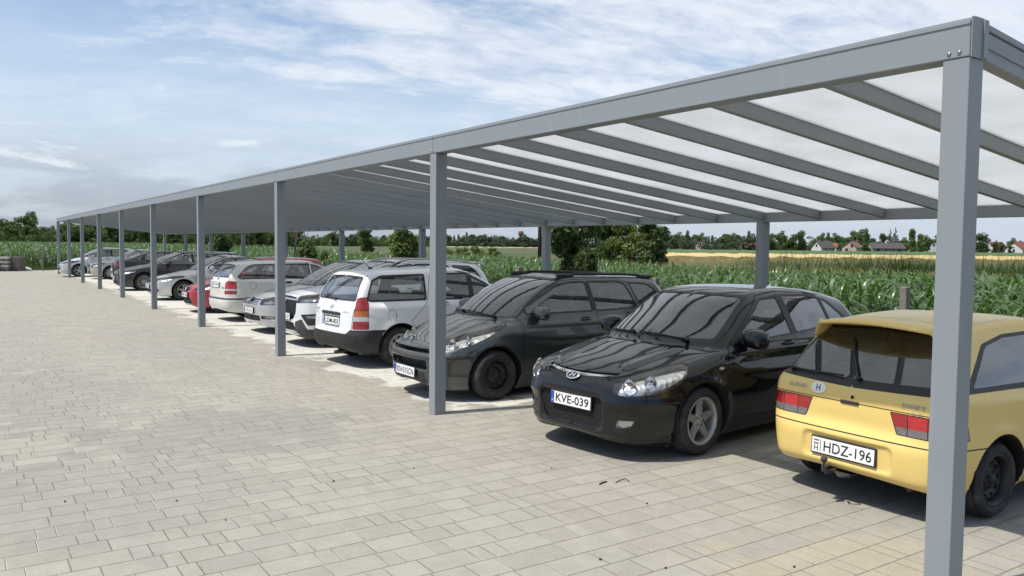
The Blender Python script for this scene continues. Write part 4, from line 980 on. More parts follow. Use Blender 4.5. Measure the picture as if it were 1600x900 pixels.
# --- white crossover, nose out
def after_suv(c, root):
    L2 = c.L/2
    for sd in (1, -1):
        b = MB(); pts = []
        for x in np.linspace(1.95, 3.8, 12):
            h = c.hit((x, sd*.56, 2.2), (0, 0, -1)); e = min(x - 1.95, 3.8 - x); pts.append((h[0] - L2, h[1], h[2] + .04*min(1, e/.3) - .004))
        b.tube(pts, .018, 0, 8); b.build('roof_rail', [M['alloy']], root)
    b = MB(); b.box((3.95 - L2, 0, 1.505), (.26, 1.05, .03), 0, Matrix.Rotation(R(6), 3, 'Y'), .012); b.build('roof_spoiler', [M['p_pearl']], root)
    p, u, v, n = surf_frame(c, c.hit((-.5, 0, .82), (1, 0, 0))); b = MB(); b.prism([(-.05, .0), (-.02, .05), (.05, .0), (.02, -.05)], p, u, v, n, .01, 0); b.build('badge', [M['chrome']], root)
SPECS['suv'] = base('estate', 4.30, 1.785, 1.575, (.87, 3.47), .335, .93, .98, 1.08, 1.90, 1.105, 1.11, name='crossover_car', label='white crossover with black grille and black cladding, nose out behind the third front post', paint='p_pearl', h=.026, nz=-.02, xB=2.35, xC=3.2, xQ=3.85, ch=.06, bf=.30, nose=.9, wheel='alloy10', tw=.215, Ra=.385,
    hl=[(.10, .42, .80), (.12, .44, .925), (.35, .66, .955), (.62, .82, .975), (.58, .86, .90), (.35, .78, .82)], hlr='refl_dk', after=after_suv, mir=(1.55, 1.12),
    ccuts=[(rnd([(0, .50), (.34, .50), (.44, .62), (.46, .84), (.40, .90), (0, .92)], .04), 0, 'grm', dict(xr=(-.1, .6), thr=-.1)), ([(0, .855), (.45, .85), (.45, .875), (0, .885)], 0, 'grc', dict(xr=(-.1, .6))), (rnd([(0, .30), (.42, .30), (.36, .44), (0, .46)], .03), 0, 'grm', dict(xr=(-.1, .5))), ([(0, .22), (.5, .22), (.44, .285), (0, .285)], 0, 'chrome', dict(xr=(-.1, .5)))],
    cuts=[(rnd([(.0, .42, .22), (.0, .44, .46), (.15, .56, .52), (.2, .66, .34), (.6, .92, .34), (.6, .92, .15), (.1, .42, .15)], .03), 35, 'clad~', dict(xr=(-.1, .9), thr=-.1)), (rnd([(.1, .56, .60), (.3, .80, .62), (.3, .80, .42), (.2, .68, .40)], .03), 35, 'trim', dict(xr=(-.1, .7))), (rnd([(.15, .62, .575), (.3, .78, .585), (.3, .78, .53), (.2, .64, .525)], .02), 35, 'fog~', dict(xr=(-.1, .7))),
          ([(.5, .34), (4.3, .34), (4.3, .1), (.5, .1)], 90, 'trim', dict(thr=.1))],
    tl=[('tlr', [(4.2, .5, .85), (4.2, .5, .98), (3.9, .85, 1.0), (3.9, .88, .88)], 150, 1)], plates=[('F', .545, 'AC BR-127', 'eu')], seat=2.1, dash=1.25, dashz=1.05, seatz=.08)

# --- silver estate with slatted grille
def after_vw(c, root):
    p, u, v, n = surf_frame(c, c.hit((-.5, 0, .705), (1, 0, 0))); b = MB(); k = 28; o = ell(0, 0, .068, .068, k); i = ell(0, 0, .058, .058, k)
    b.prism(o, p, u, v, n, .006, 1); b.add([p + u*a + v*d + n*.012 for a, d in o + i], [(j, (j+1) % k, k + (j+1) % k, k + j) for j in range(k)], 0)
    def st(a, d): 
        q = strip([a, d], .012); b.prism([tuple(x) for x in q], p + n*.006, u, v, n, .006, 0)
    for a, d in (((-.026, .05), (0, .008)), ((.026, .05), (0, .008)), ((-.055, .018), (-.026, -.048)), ((-.026, -.048), (0, .0)), ((0, .0), (.026, -.048)), ((.026, -.048), (.055, .018))): st(a, d)
    b.build('badge', [M['chrome'], M['gap']], root)
SPECS['vw'] = base('estate', 4.77, 1.82, 1.50, (.92, 3.63), .325, .745, 1.15, .97, 2.15, 1.02, 1.03, name='estate_car', label='silver estate with chrome slatted grille, nose out next to the warm white estate', paint='p_silver', h=.028, xB=2.65, xC=3.55, xQ=4.35, nose=.95, ch=.08, wheel='alloy10', tw=.215, chromeline=1,
    hl=[(.13, .44, .60), (.16, .45, .725), (.4, .66, .775), (.72, .84, .80), (.66, .86, .70), (.34, .74, .615)], hlr='refl_dk', after=after_vw,
    ccuts=[(rnd([(0, .60), (.40, .60), (.46, .715), (0, .74)], .02), 0, 'grm', dict(xr=(-.1, .5)))] + [([(0, z - .008), (.45, z - .010), (.45, z + .006), (0, z + .008)], 0, 'grc', dict(xr=(-.1, .5), only=['grm'])) for z in (.622, .655, .688, .72)] +
          [(rnd([(0, .27), (.50, .28), (.48, .385), (0, .385)], .03), 0, 'grm', dict(xr=(-.1, .5))), ([(0, .325), (.5, .325), (.5, .335), (0, .335)], 0, 'grt', dict(xr=(-.1, .5))), ([(0, .405), (.9, .41), (.9, .42), (0, .415)], 0, 'chrome', dict(xr=(-.1, .6)))],
    cuts=[(rnd([(.08, .50, .30), (.08, .50, .385), (.3, .80, .38), (.3, .78, .31)], .02), 30, 'trim', dict(xr=(-.1, .6))), ([(.08, .50, .30), (.3, .78, .30), (.3, .78, .315), (.08, .52, .315), (.08, .53, .385), (.08, .50, .385)], 30, 'chrome', dict(xr=(-.1, .6))), (rnd([(.1, .60, .325), (.1, .60, .375), (.3, .76, .372), (.3, .74, .325)], .02), 30, 'fog~', dict(xr=(-.1, .6)))],
    plates=[('F', .475, 'LXS-512', 'eu')], seat=2.35, dash=1.5, dashz=.93)

# --- warm white small estate from behind
def ex_fab(s, x, y, z, D): return D - .018*np.exp(-((z - .43)/.13)**4) * sstep(x, 3.75, 4.0)
def after_fab(c, root):
    L2 = c.L/2
    def onback(y, z): return surf_frame(c, c.hit((4.9, y, z), (-1, 0, 0)))
    p, u, v, n = onback(0, 1.0); b = MB(); b.prism(ell(0, 0, .04, .04, 20), p, u, v, n, .006, 0); b.prism(ell(0, 0, .03, .03, 20), p + n*.006, u, v, n, .002, 1); b.build('badge', [M['chrome'], M['gap']], root)
    for y, t in ((-.45, 'Fabia'), (.45, 'TDI')):
        p, u, v, n = onback(y, .98 if y < 0 else .80); b = MB(); put_text(b, t, p + n*.003, u, v, .04, .15, 0, .01); b.build('badge', [M['trim']], root)
    h = c.hit((3.55, 1.4, .86), (0, -1, 0)); q, u, v, n = surf_frame(c, h); b = MB(); k = 28; o = ell(0, 0, .085, .085, k); i = ell(0, 0, .079, .079, k)
    b.add([q + u*a + v*d + n*.0015 for a, d in o + i], [(j, (j+1) % k, k + (j+1) % k, k + j) for j in range(k)], 0); b.build('fuel_flap', [M['gap']], root)
    b = MB(); b.tube([(3.7 - L2, 0, 1.42), (3.85 - L2, 0, 1.60)], [.008, .003], 0, 6); b.build('aerial', [M['trim']], root)
SPECS['fabia'] = base('estate', 4.222, 1.646, 1.45, (.80, 3.26), .295, .70, 1.0, .92, 1.80, .985, 1.04, name='estate_car', label='cream white small estate with black strip across its rear bumper, right of the red car', paint='p_white2', h=.03, xB=2.05, xC=2.82, xQ=3.85, br=.12, kg=.08, kb=.08, ex=ex_fab, after=after_fab, wheel='cover', mg=.018, frame='seal', pillar=0,
    tl=[('tlr', [(4.2, .60, .66), (4.18, .62, .93), (4.12, .66, .97), (4.0, .80, .95), (4.02, .84, .66)], 140, 1), ('tlR', [(4.3, .4, .80), (3.8, 1, .80), (3.8, 1, .88), (4.3, .4, .88)], 145), ('tlw', [(4.3, .4, .74), (3.8, 1, .74), (3.8, 1, .78), (4.3, .4, .78)], 145)],
    ccuts=[([(0, .525), (.9, .525), (.9, .565), (0, .565)], 180, 'bumpR_T', dict(xr=(3.6, 5), thr=.0))], cuts=[([(3.62, .525), (4.3, .525), (4.3, .565), (3.62, .565)], 90, 'bumpR_T', {})], plates=[('R', .86, 'JXP-418', 'eu')], handle='trim', wq=[(2.99, 1.02), (2.93, 1.345), (3.45, 1.335), (3.62, 1.28), (3.86, 1.06), (3.82, 1.02)], seat=1.8, dash=1.1)

# --- red car mostly hidden
SPECS['red'] = base('estate', 4.0, 1.70, 1.47, (.80, 3.22), .30, .70, .95, .95, 1.75, 1.0, 1.02, name='estate_car', label='red car with black lower grille, nose out half behind the fourth front post', paint='p_red', h=.034, xB=2.2, xC=3.0, xQ=3.6, ch=.1, nose=1.15, wheel='alloy5',
    hl=[(.20, .46, .60), (.24, .50, .70), (.5, .70, .79), (.80, .82, .83), (.74, .84, .72), (.45, .78, .62)], ccuts=[(rnd([(0, .57), (.30, .59), (.34, .66), (0, .68)], .03), 0, 'grm', dict(xr=(-.1, .5))), (rnd([(0, .24), (.46, .25), (.40, .40), (0, .42)], .03), 0, 'grm', dict(xr=(-.1, .5)))], plates=[('F', .47, 'NFT-260', 'eu')],
    after=lambda c, root: [b_ := MB(), (lambda f: b_.prism(ell(0, 0, .06, .045, 18), f[0], f[1], f[2], f[3], .01, 0))(surf_frame(c, c.hit((-.5, 0, .63), (1, 0, 0)))), b_.build('badge', [M['chrome']], root)], bonnet=[(.2, 0), (.21, .26), (.3, .46), (.55, .64), (.95, .70), (1.05, .68), (.92, .35), (.89, 0)])

# --- silver saloon
SPECS['accord'] = base('sedan', 4.665, 1.76, 1.445, (.93, 3.60), .315, .70, 1.30, .95, 2.15, .99, 1.02, name='saloon_car', label='silver saloon with slim dark headlamps, nose out between the red car and the black estate', paint='p_silver2', h=.032, xB=2.62, xC=3.45, ch=.08, nose=1.05, wheel='alloy5', tw=.205, mir=(1.80, 1.0),
    hl=[(.16, .42, .60), (.20, .46, .70), (.5, .70, .755), (.95, .86, .79), (.90, .87, .73), (.5, .80, .63)], hlr='refl', ccuts=[(rnd([(0, .55), (.28, .56), (.36, .68), (0, .70)], .03), 0, 'grm', dict(xr=(-.1, .5))), ([(0, .665), (.37, .66), (.37, .685), (0, .695)], 0, 'grc', dict(xr=(-.1, .5))), (rnd([(0, .26), (.45, .26), (.40, .36), (0, .37)], .03), 0, 'grm', dict(xr=(-.1, .5)))],
    cuts=[(rnd([(.12, .52, .28), (.12, .54, .38), (.25, .66, .37), (.25, .64, .29)], .02), 30, 'trim', dict(xr=(-.1, .6))), (strip([(.62, .30), (.58, .45), (.56, .62)], .01), 90, 'gap', dict(thr=.02))], plates=[('F', .45, 'LZB-733', 'eu')], seat=2.3, dash=1.55, dashz=.92)

# --- black estate with chrome window line and many-spoked wheels
SPECS['superb'] = base('estate', 4.84, 1.82, 1.49, (.95, 3.71), .33, .76, 1.22, .985, 2.25, 1.03, 1.05, name='estate_car', label='black estate with chrome window line and many-spoked silver wheels behind the sixth post', paint='p_black2', h=.032, xB=2.72, xC=3.6, xQ=4.4, ch=.08, wheel='alloy14', rim=.225, tw=.215, chromeline=1,
    hl=[(.14, .46, .60), (.17, .48, .735), (.4, .68, .775), (.72, .85, .795), (.66, .87, .70), (.34, .76, .61)], ccuts=[(rnd([(0, .56), (.32, .56), (.42, .73), (0, .76)], .03), 0, 'grm', dict(xr=(-.1, .5)))] + [([(0, z), (.42, z), (.42, z + .02), (0, z + .02)], 0, 'grc', dict(xr=(-.1, .5), only=['grm'])) for z in (.585, .625, .665, .705)] + [(rnd([(0, .26), (.50, .27), (.48, .38), (0, .38)], .03), 0, 'grm', dict(xr=(-.1, .5)))],
    cuts=[(rnd([(.1, .56, .29), (.1, .56, .36), (.3, .76, .36), (.3, .74, .30)], .02), 30, 'fog~', dict(xr=(-.1, .6)))], plates=[('F', .45, 'MKA-104', 'eu')], seat=2.4, dash=1.55, dashz=.94)
def chrome_arc(c, root):
    H, hx, cx, xB = c.H, c.sp['hx'], c.sp['cx'], c.sp['xB']
    for sd in (1, -1):
        b = MB(); pts = []
        for x, z in catmull([(cx + .30, c.sp['bz'] + .02), (hx - .10, H - .20), (hx + .25, H - .11), (xB + .2, H - .085), (xB + 1.2, H - .10), (c.L - .75, H - .14)], 6, False):
            p = c.hit((x, sd*1.4, z), (0, -sd, 0)); pts.append((p[0] - c.L/2, p[1] + sd*.003, p[2]))
        b.tube(pts, .010, 0, 6); b.build('window_strip', [M['chrome']], root)
SPECS['superb']['after'] = chrome_arc

# --- dark fastback from behind
SPECS['fast'] = base('fast', 4.57, 1.77, 1.45, (.92, 3.50), .315, .72, 1.15, .95, 2.05, 1.0, 1.07, name='fastback_car', label='dark grey fastback with round red tail lamps, backed in beyond the black estate', paint='p_dark', h=.034, xB=2.5, xC=3.3, wheel='alloy5', wq=[(3.48, 1.04), (3.42, 1.24), (3.62, 1.17), (3.78, 1.07)],
    tl=[('tlr', [(4.52, .50, .78), (4.50, .52, .98), (4.25, .86, .99), (4.28, .87, .80)], 145, 1)], plates=[('R', .62, 'KDV-377', 'eu')], seat=2.2, dash=1.45, rw=[(0, 1.13), (.55, 1.12), (.45, 1.34), (0, 1.36)])
SPECS['beige'] = base('sedan', 4.5, 1.74, 1.45, (.90, 3.50), .31, .73, 1.2, .95, 2.05, 1.0, 1.03, name='saloon_car', label='beige saloon with large clear headlamps, nose out between the dark fastback and the farthest car', paint='p_beige', h=.036, xB=2.5, xC=3.35, wheel='cover',
    hl=[(.12, .44, .57), (.16, .48, .74), (.4, .70, .78), (.62, .84, .78), (.55, .86, .64), (.3, .74, .58)], ccuts=[(rnd([(0, .56), (.3, .57), (.38, .68), (0, .71)], .03), 0, 'grm', dict(xr=(-.1, .5))), (rnd([(0, .26), (.45, .26), (.40, .38), (0, .38)], .03), 0, 'grm', dict(xr=(-.1, .5)))], plates=[('F', .45, 'HTN-856', 'eu')], seat=2.2, dash=1.45)
SPECS['white'] = base('hatch', 4.2, 1.77, 1.50, (.88, 3.46), .315, .73, 1.0, .98, 1.95, 1.03, 1.06, name='hatchback_car', label='pale silver hatchback with dark slit grille, farthest car of the row at the last posts', paint='p_silver2', h=.036, xB=2.4, xC=3.25, xQ=3.75, wheel='alloy5', nose=1.1,
    hl=[(.16, .44, .66), (.20, .48, .73), (.5, .70, .80), (.88, .84, .85), (.82, .86, .77), (.45, .78, .68)], hlr='refl_dk', ccuts=[(rnd([(0, .64), (.4, .66), (.42, .70), (0, .70)], .02), 0, 'grm', dict(xr=(-.1, .5))), (rnd([(0, .34), (.40, .35), (.46, .46), (0, .48)], .03), 0, 'grm', dict(xr=(-.1, .5)))], plates=[('F', .55, 'NGR-041', 'eu')], seat=2.1, dash=1.3)
# tail or nose tip: metres across, metres along the row, turn, backed in?
POSES = dict(yellow=(5.32, 3.52, -1.5, True), black=(4.55, 5.83, 5.5, False), sw=(4.50, 9.05, 0.5, False), opel=(4.66, 12.0, 4.5, True), suv=(4.86, 14.68, 2.0, False), vw=(4.90, 17.1, 3.0, False),
    fabia=(4.95, 20.1, 3.0, True), red=(4.85, 22.8, 1.0, False), accord=(4.85, 28.1, 1.0, False), superb=(4.68, 34.0, 0, False), fast=(5.3, 39.1, 0, True), beige=(5.0, 44.4, 0, False), white=(4.0, 47.7, 0, False))
for _k in SPECS:
    sp = SPECS[_k]; _r = assemble(sp); _r['len'] = sp['L']; n, rr, yaw, flip = POSES[_k]; place(_r, n, rr, R(yaw), flip)
# ------------------------------------------------------------------ the place
TH, FPX = .593995, 1268.4366
def VW(px, Z):
    """ground point at photo column px and depth Z metres from the viewpoint"""
    X = (px - 800)/FPX*Z; return (Z*math.sin(TH) + X*math.cos(TH), Z*math.cos(TH) - X*math.sin(TH))

def paver_mat():
    m, nt, out = new_mat('concrete_pavers'); T = NT(nt); p = T.pos(); x, y, z = T.xyz(p)
    rw = .225; un = .11
    yr = T.math('DIVIDE', y, rw); row = T.math('FLOOR', yr); fy = T.math('FRACT', yr)
    dy = T.math('MULTIPLY', T.math('MINIMUM', fy, T.math('SUBTRACT', 1.0, fy)), rw)
    def white(a, b, c=0.0, o='Value'):
        w = T.n('ShaderNodeTexWhiteNoise', noise_dimensions='3D'); T.put(w.inputs['Vector'], T.comb(a, b, c)); return w.outputs[o]
    u = T.math('ADD', x, T.math('MULTIPLY', white(row, 3.3), 6*un))
    um = T.math('DIVIDE', u, 6*un); m_ = T.math('FLOOR', um); f = T.math('MULTIPLY', T.math('FRACT', um), 6*un)
    ix = T.math('FLOOR', T.math('MULTIPLY', white(m_, row, 7.1), 5.999))
    j1 = T.math('MULTIPLY', T.math('ADD', T.math('FLOOR', T.math('MULTIPLY', ix, .5)), 1.0), un)
    q = T.ramp(T.math('DIVIDE', T.math('ADD', ix, .5), 6.0), [(0, .3), (1/6, .4), (2/6, .3), (3/6, .5), (4/6, .4), (5/6, .5)], 'CONSTANT')
    j2 = T.math('MULTIPLY', q, un*10)
    g1 = T.math('GREATER_THAN', f, j1); g2 = T.math('GREATER_THAN', f, j2)
    bid = T.math('ADD', T.math('MULTIPLY', m_, 3.0), T.math('ADD', g1, g2))
    dx = T.math('MINIMUM', T.math('MINIMUM', f, T.math('SUBTRACT', 6*un, f)), T.math('MINIMUM', T.math('ABSOLUTE', T.math('SUBTRACT', f, j1)), T.math('ABSOLUTE', T.math('SUBTRACT', f, j2))))
    wob = T.math('MULTIPLY', T.math('SUBTRACT', T.noise(p, 14, 3), .5), .004); dxw = T.math('ADD', dx, wob); dyw = T.math('ADD', dy, wob)
    d = T.math('MINIMUM', dxw, dyw)
    # colour: a little different stone by stone, stained in broad patches
    w1 = white(bid, row, 1.7); w2 = white(bid, row, 5.2)
    base = T.mix(w1, (.286, .268, .230, 1), (.322, .303, .262, 1))
    pk = T.math('MULTIPLY', T.math('GREATER_THAN', w2, .93), .5); base = T.mix(pk, base, (.262, .25, .222, 1))
    big = T.noise(p, .33, 4, .6); base = T.mix(T.math('MULTIPLY', T.smooth(big, .50, .72), .35), base, (.33, .29, .22, 1))
    # yellowish batch of stones in one area, grey stains where cars turn
    def spot(cx, cy, rx, ry, nz=.5):
        a = T.math('DIVIDE', T.math('SUBTRACT', x, cx), rx); b = T.math('DIVIDE', T.math('SUBTRACT', y, cy), ry)
        r = T.math('SQRT', T.math('ADD', T.math('MULTIPLY', a, a), T.math('MULTIPLY', b, b)))
        r = T.math('ADD', r, T.math('MULTIPLY', T.math('SUBTRACT', T.noise(p, 1.6, 5, .65), .5), nz*2)); r = T.math('ADD', r, T.math('MULTIPLY', T.math('SUBTRACT', w2, .5), .35)); return T.smooth(r, 1.0, .55)
    base = T.mix(T.math('MULTIPLY', spot(3.9, 2.6, 1.5, .9), .55), base, (.36, .31, .222, 1))
    for s_, k in ((spot(2.2, 8.3, 1.6, 1.3, .8), .46), (spot(.6, 11.5, 1.6, 3.0, .9), .36), (spot(-1.0, 9.0, 1.8, 4.0, .9), .34), (spot(.9, 6.6, 1.3, 1.6, .9), .30), (spot(3.0, 16, 1.2, 5, .9), .2), (spot(-.5, 18, 2.5, 7, .9), .2)): base = T.mix(T.math('MULTIPLY', s_, k), base, (.20, .195, .185, 1))
    # lime wash over the stones of the bays from the second post on
    lm = T.math('MULTIPLY', T.smooth(T.math('ADD', x, T.math('MULTIPLY', T.math('SUBTRACT', T.noise(p, 1.1, 5, .6), .5), 1.6)), 4.55, 4.75), T.math('GREATER_THAN', T.math('ADD', y, T.math('MULTIPLY', w1, .12)), 7.97))
    lm = T.math('MULTIPLY', lm, T.smooth(T.math('ADD', T.math('ADD', T.noise(p, .9, 4, .6), T.math('MULTIPLY', w2, .12)), T.math('MULTIPLY', T.smooth(y, 9, 22), .16)), .42, .52))
    base = T.mix(T.math('MULTIPLY', lm, .85), base, (.56, .545, .50, 1))
    fine = T.noise(p, 60, 6, .7); base = T.mix(1.0, base, T.ramp(fine, [(.25, (.84, .84, .84)), (.75, (1.12, 1.12, 1.12))]), blend='MULTIPLY')
    mid = T.noise(p, 6, 6, .7); base = T.mix(1.0, base, T.ramp(mid, [(.3, (.90, .90, .89)), (.7, (1.07, 1.07, 1.07))]), blend='MULTIPLY')
    jr = T.math('SUBTRACT', 1.0, T.smooth(dyw, .0015, .0045)); jx = T.math('SUBTRACT', 1.0, T.smooth(dxw, .001, .0035))
    jc = T.mix(T.noise(p, 3.0, 4), (.085, .072, .055, 1), (.16, .14, .11, 1))
    base = T.mix(T.math('MULTIPLY', jr, .75), base, jc); jl = T.mix(T.smooth(T.noise(p, 1.4, 4, .6), .46, .58), (.13, .115, .09, 1), (.46, .44, .39, 1)); base = T.mix(T.math('MULTIPLY', jx, .75), base, jl)  # cross joints: pale sand, with sunlit stone edges put into the colour
    sv = T.n('ShaderNodeTexVoronoi'); sv.inputs['Scale'].default_value = 5.5; T.put(sv.inputs['Vector'], T.comb(x, y, 0.0)); sr = T.xyz(sv.outputs['Color']); sp_ = T.math('MULTIPLY', T.math('LESS_THAN', sv.outputs['Distance'], .035), T.math('GREATER_THAN', sr[0], .90)); base = T.mix(T.math('MULTIPLY', sp_, .7), base, T.mix(T.math('GREATER_THAN', sr[1], .4), (.05, .045, .04, 1), (.62, .6, .56, 1)))
    ht = T.math('ADD', T.math('MULTIPLY', T.smooth(d, .0, .008), 1.0), T.math('MULTIPLY', fine, .16)); ht = T.math('ADD', ht, T.math('MULTIPLY', w1, .12))
    b = T.bsdf(Base_Color=base, Roughness=.85, Specular_IOR_Level=.35); T.put(b.inputs['Normal'], T.bump(ht, .8, .007))
    nt.links.new(b.outputs[0], out.inputs[0]); return m

def ground_mat():
    m, nt, out = new_mat('meadow_ground'); T = NT(nt); p = T.pos()
    c = T.mix(T.smooth(T.noise(p, .05, 5, .6), .35, .65), (.035, .065, .018, 1), (.07, .088, .032, 1)); c = T.mix(T.math('MULTIPLY', T.noise(p, 2.5, 6, .7), .7), c, (.05, .06, .022, 1))
    b = T.bsdf(Base_Color=c, Roughness=.95); T.put(b.inputs['Normal'], T.bump(T.noise(p, 6, 5, .7), .8, .05)); nt.links.new(b.outputs[0], out.inputs[0]); return m
def leaf_mat(name, c1, c2, rough=.5, trans=.25, spec=.4, c3=None):
    m, nt, out = new_mat(name); T = NT(nt); g = T.n('ShaderNodeNewGeometry'); r = g.outputs['Random Per Island']
    c = T.mix(r, c1, c2)
    if c3: c = T.mix(T.smooth(T.noise(T.obj(), .9, 3), .48, .66), c, c3)
    b = T.bsdf(Base_Color=c, Roughness=rough, Specular_IOR_Level=spec); t = T.n('ShaderNodeBsdfTranslucent'); T.put(t.inputs[0], T.mix(1.0, c, (1.5, 1.7, .7, 1), blend='MULTIPLY'))
    mx = T.n('ShaderNodeMixShader'); mx.inputs[0].default_value = trans; nt.links.new(b.outputs[0], mx.inputs[1]); nt.links.new(t.outputs[0], mx.inputs[2]); nt.links.new(mx.outputs[0], out.inputs[0]); return m
def field_mat(name, c1, c2, sc, rows=0):
    m, nt, out = new_mat(name); T = NT(nt); p = T.pos()
    f = T.noise(p, sc, 7, .7); c = T.mix(T.smooth(f, .3, .7), c1, c2)
    b = T.bsdf(Base_Color=c, Roughness=.9); T.put(b.inputs['Normal'], T.bump(T.noise(p, sc*2, 6, .7), .9, .15)); nt.links.new(b.outputs[0], out.inputs[0]); return m

def quad_sheet(name, pts, z, mat, kind='structure'):
    o = mesh_obj(name, [(a, b, z) for a, b in pts], [tuple(range(len(pts)))], mat); o['kind'] = kind; return o

quad_sheet('ground', [(-3000, -800), (4500, -800), (4500, 5000), (-3000, 5000)], -.035, ground_mat())
def pavement():
    v = []; x0, x1, y0, y1 = -60, 10.9, -16, 57.6
    o = mesh_obj('pavement', [(x0, y0, 0), (x1, y0, 0), (x1, y1, 0), (x0, y1, 0), (x0, y0, -.2), (x1, y0, -.2), (x1, y1, -.2), (x0, y1, -.2)], [(0, 1, 2, 3), (0, 4, 5, 1), (1, 5, 6, 2), (2, 6, 7, 3), (3, 7, 4, 0)], paver_mat()); o['kind'] = 'structure'
pavement()
M['kerb'] = simple('kerb_concrete', (.27, .26, .25), .85, bump=.2)
o = MB().box((10.95, 20.8, -.03), (.10, 73.6, .10), 0, None, .008).box((-24.5, 57.65, -.03), (71, .10, .10), 0, None, .008).build('kerb', [M['kerb']]); o['kind'] = 'structure'

# ---- the carport
def coat_mat():
    m, nt, out = new_mat('grey_powder_coat'); T = NT(nt); o = T.pos()
    c = T.mix(T.noise(o, 2.2, 5, .6), (.215, .240, .262, 1), (.24, .265, .285, 1)); x, y, z = T.xyz(o)
    st = T.noise(T.comb(T.math('MULTIPLY', x, 14), T.math('MULTIPLY', y, 14), T.math('MULTIPLY', z, .8)), 1.0, 4, .6)
    c = T.mix(T.math('MULTIPLY', T.smooth(st, .56, .74), .16), c, (.36, .36, .345, 1))
    foot = T.math('MULTIPLY', T.smooth(z, .16, .0), T.smooth(T.noise(o, 12, 5, .7), .35, .65)); c = T.mix(T.math('MULTIPLY', foot, .6), c, (.33, .31, .27, 1))
    v = T.n('ShaderNodeTexVoronoi'); v.inputs['Scale'].default_value = 13; T.put(v.inputs['Vector'], o); r = T.xyz(v.outputs['Color'])
    sp = T.math('MULTIPLY', T.math('LESS_THAN', v.outputs['Distance'], .045), T.math('GREATER_THAN', r[0], .90)); c = T.mix(T.math('MULTIPLY', sp, .8), c, (.7, .7, .68, 1))
    p = T.bsdf(Base_Color=c, Roughness=T.math('ADD', .36, T.math('MULTIPLY', T.noise(o, 5, 4), .14)), Specular_IOR_Level=.4); T.put(p.inputs['Normal'], T.bump(T.noise(o, 350, 3), .05, .002)); nt.links.new(p.outputs[0], out.inputs[0]); return m
M['alu'] = coat_mat()
def panel_mat():
    m, nt, out = new_mat('opal_sheet'); T = NT(nt); p = T.pos()
    t = T.n('ShaderNodeBsdfTranslucent'); d = T.mix(T.smooth(T.noise(p, 1.2, 6, .65), .3, .75), (.62, .63, .63, 1), (.52, .53, .52, 1)); T.put(t.inputs[0], d)
    tr = T.n('ShaderNodeBsdfTransparent'); tr.inputs[0].default_value = (.95, .97, 1, 1); gl = T.n('ShaderNodeBsdfPrincipled'); gl.inputs['Base Color'].default_value = (.55, .56, .56, 1); gl.inputs['Roughness'].default_value = .25
    a = T.n('ShaderNodeMixShader'); a.inputs[0].default_value = .33; nt.links.new(t.outputs[0], a.inputs[1]); nt.links.new(tr.outputs[0], a.inputs[2])
    b = T.n('ShaderNodeMixShader'); b.inputs[0].default_value = .12; nt.links.new(a.outputs[0], b.inputs[1]); nt.links.new(gl.outputs[0], b.inputs[2]); nt.links.new(b.outputs[0], out.inputs[0]); return m
M['opal'] = panel_mat()
NF, NB, HF, HB = 4.356, 9.876, 2.885, 2.266
RP = [2.2545, 7.92] + [7.92 + 5.4267*k for k in range(1, 9)]
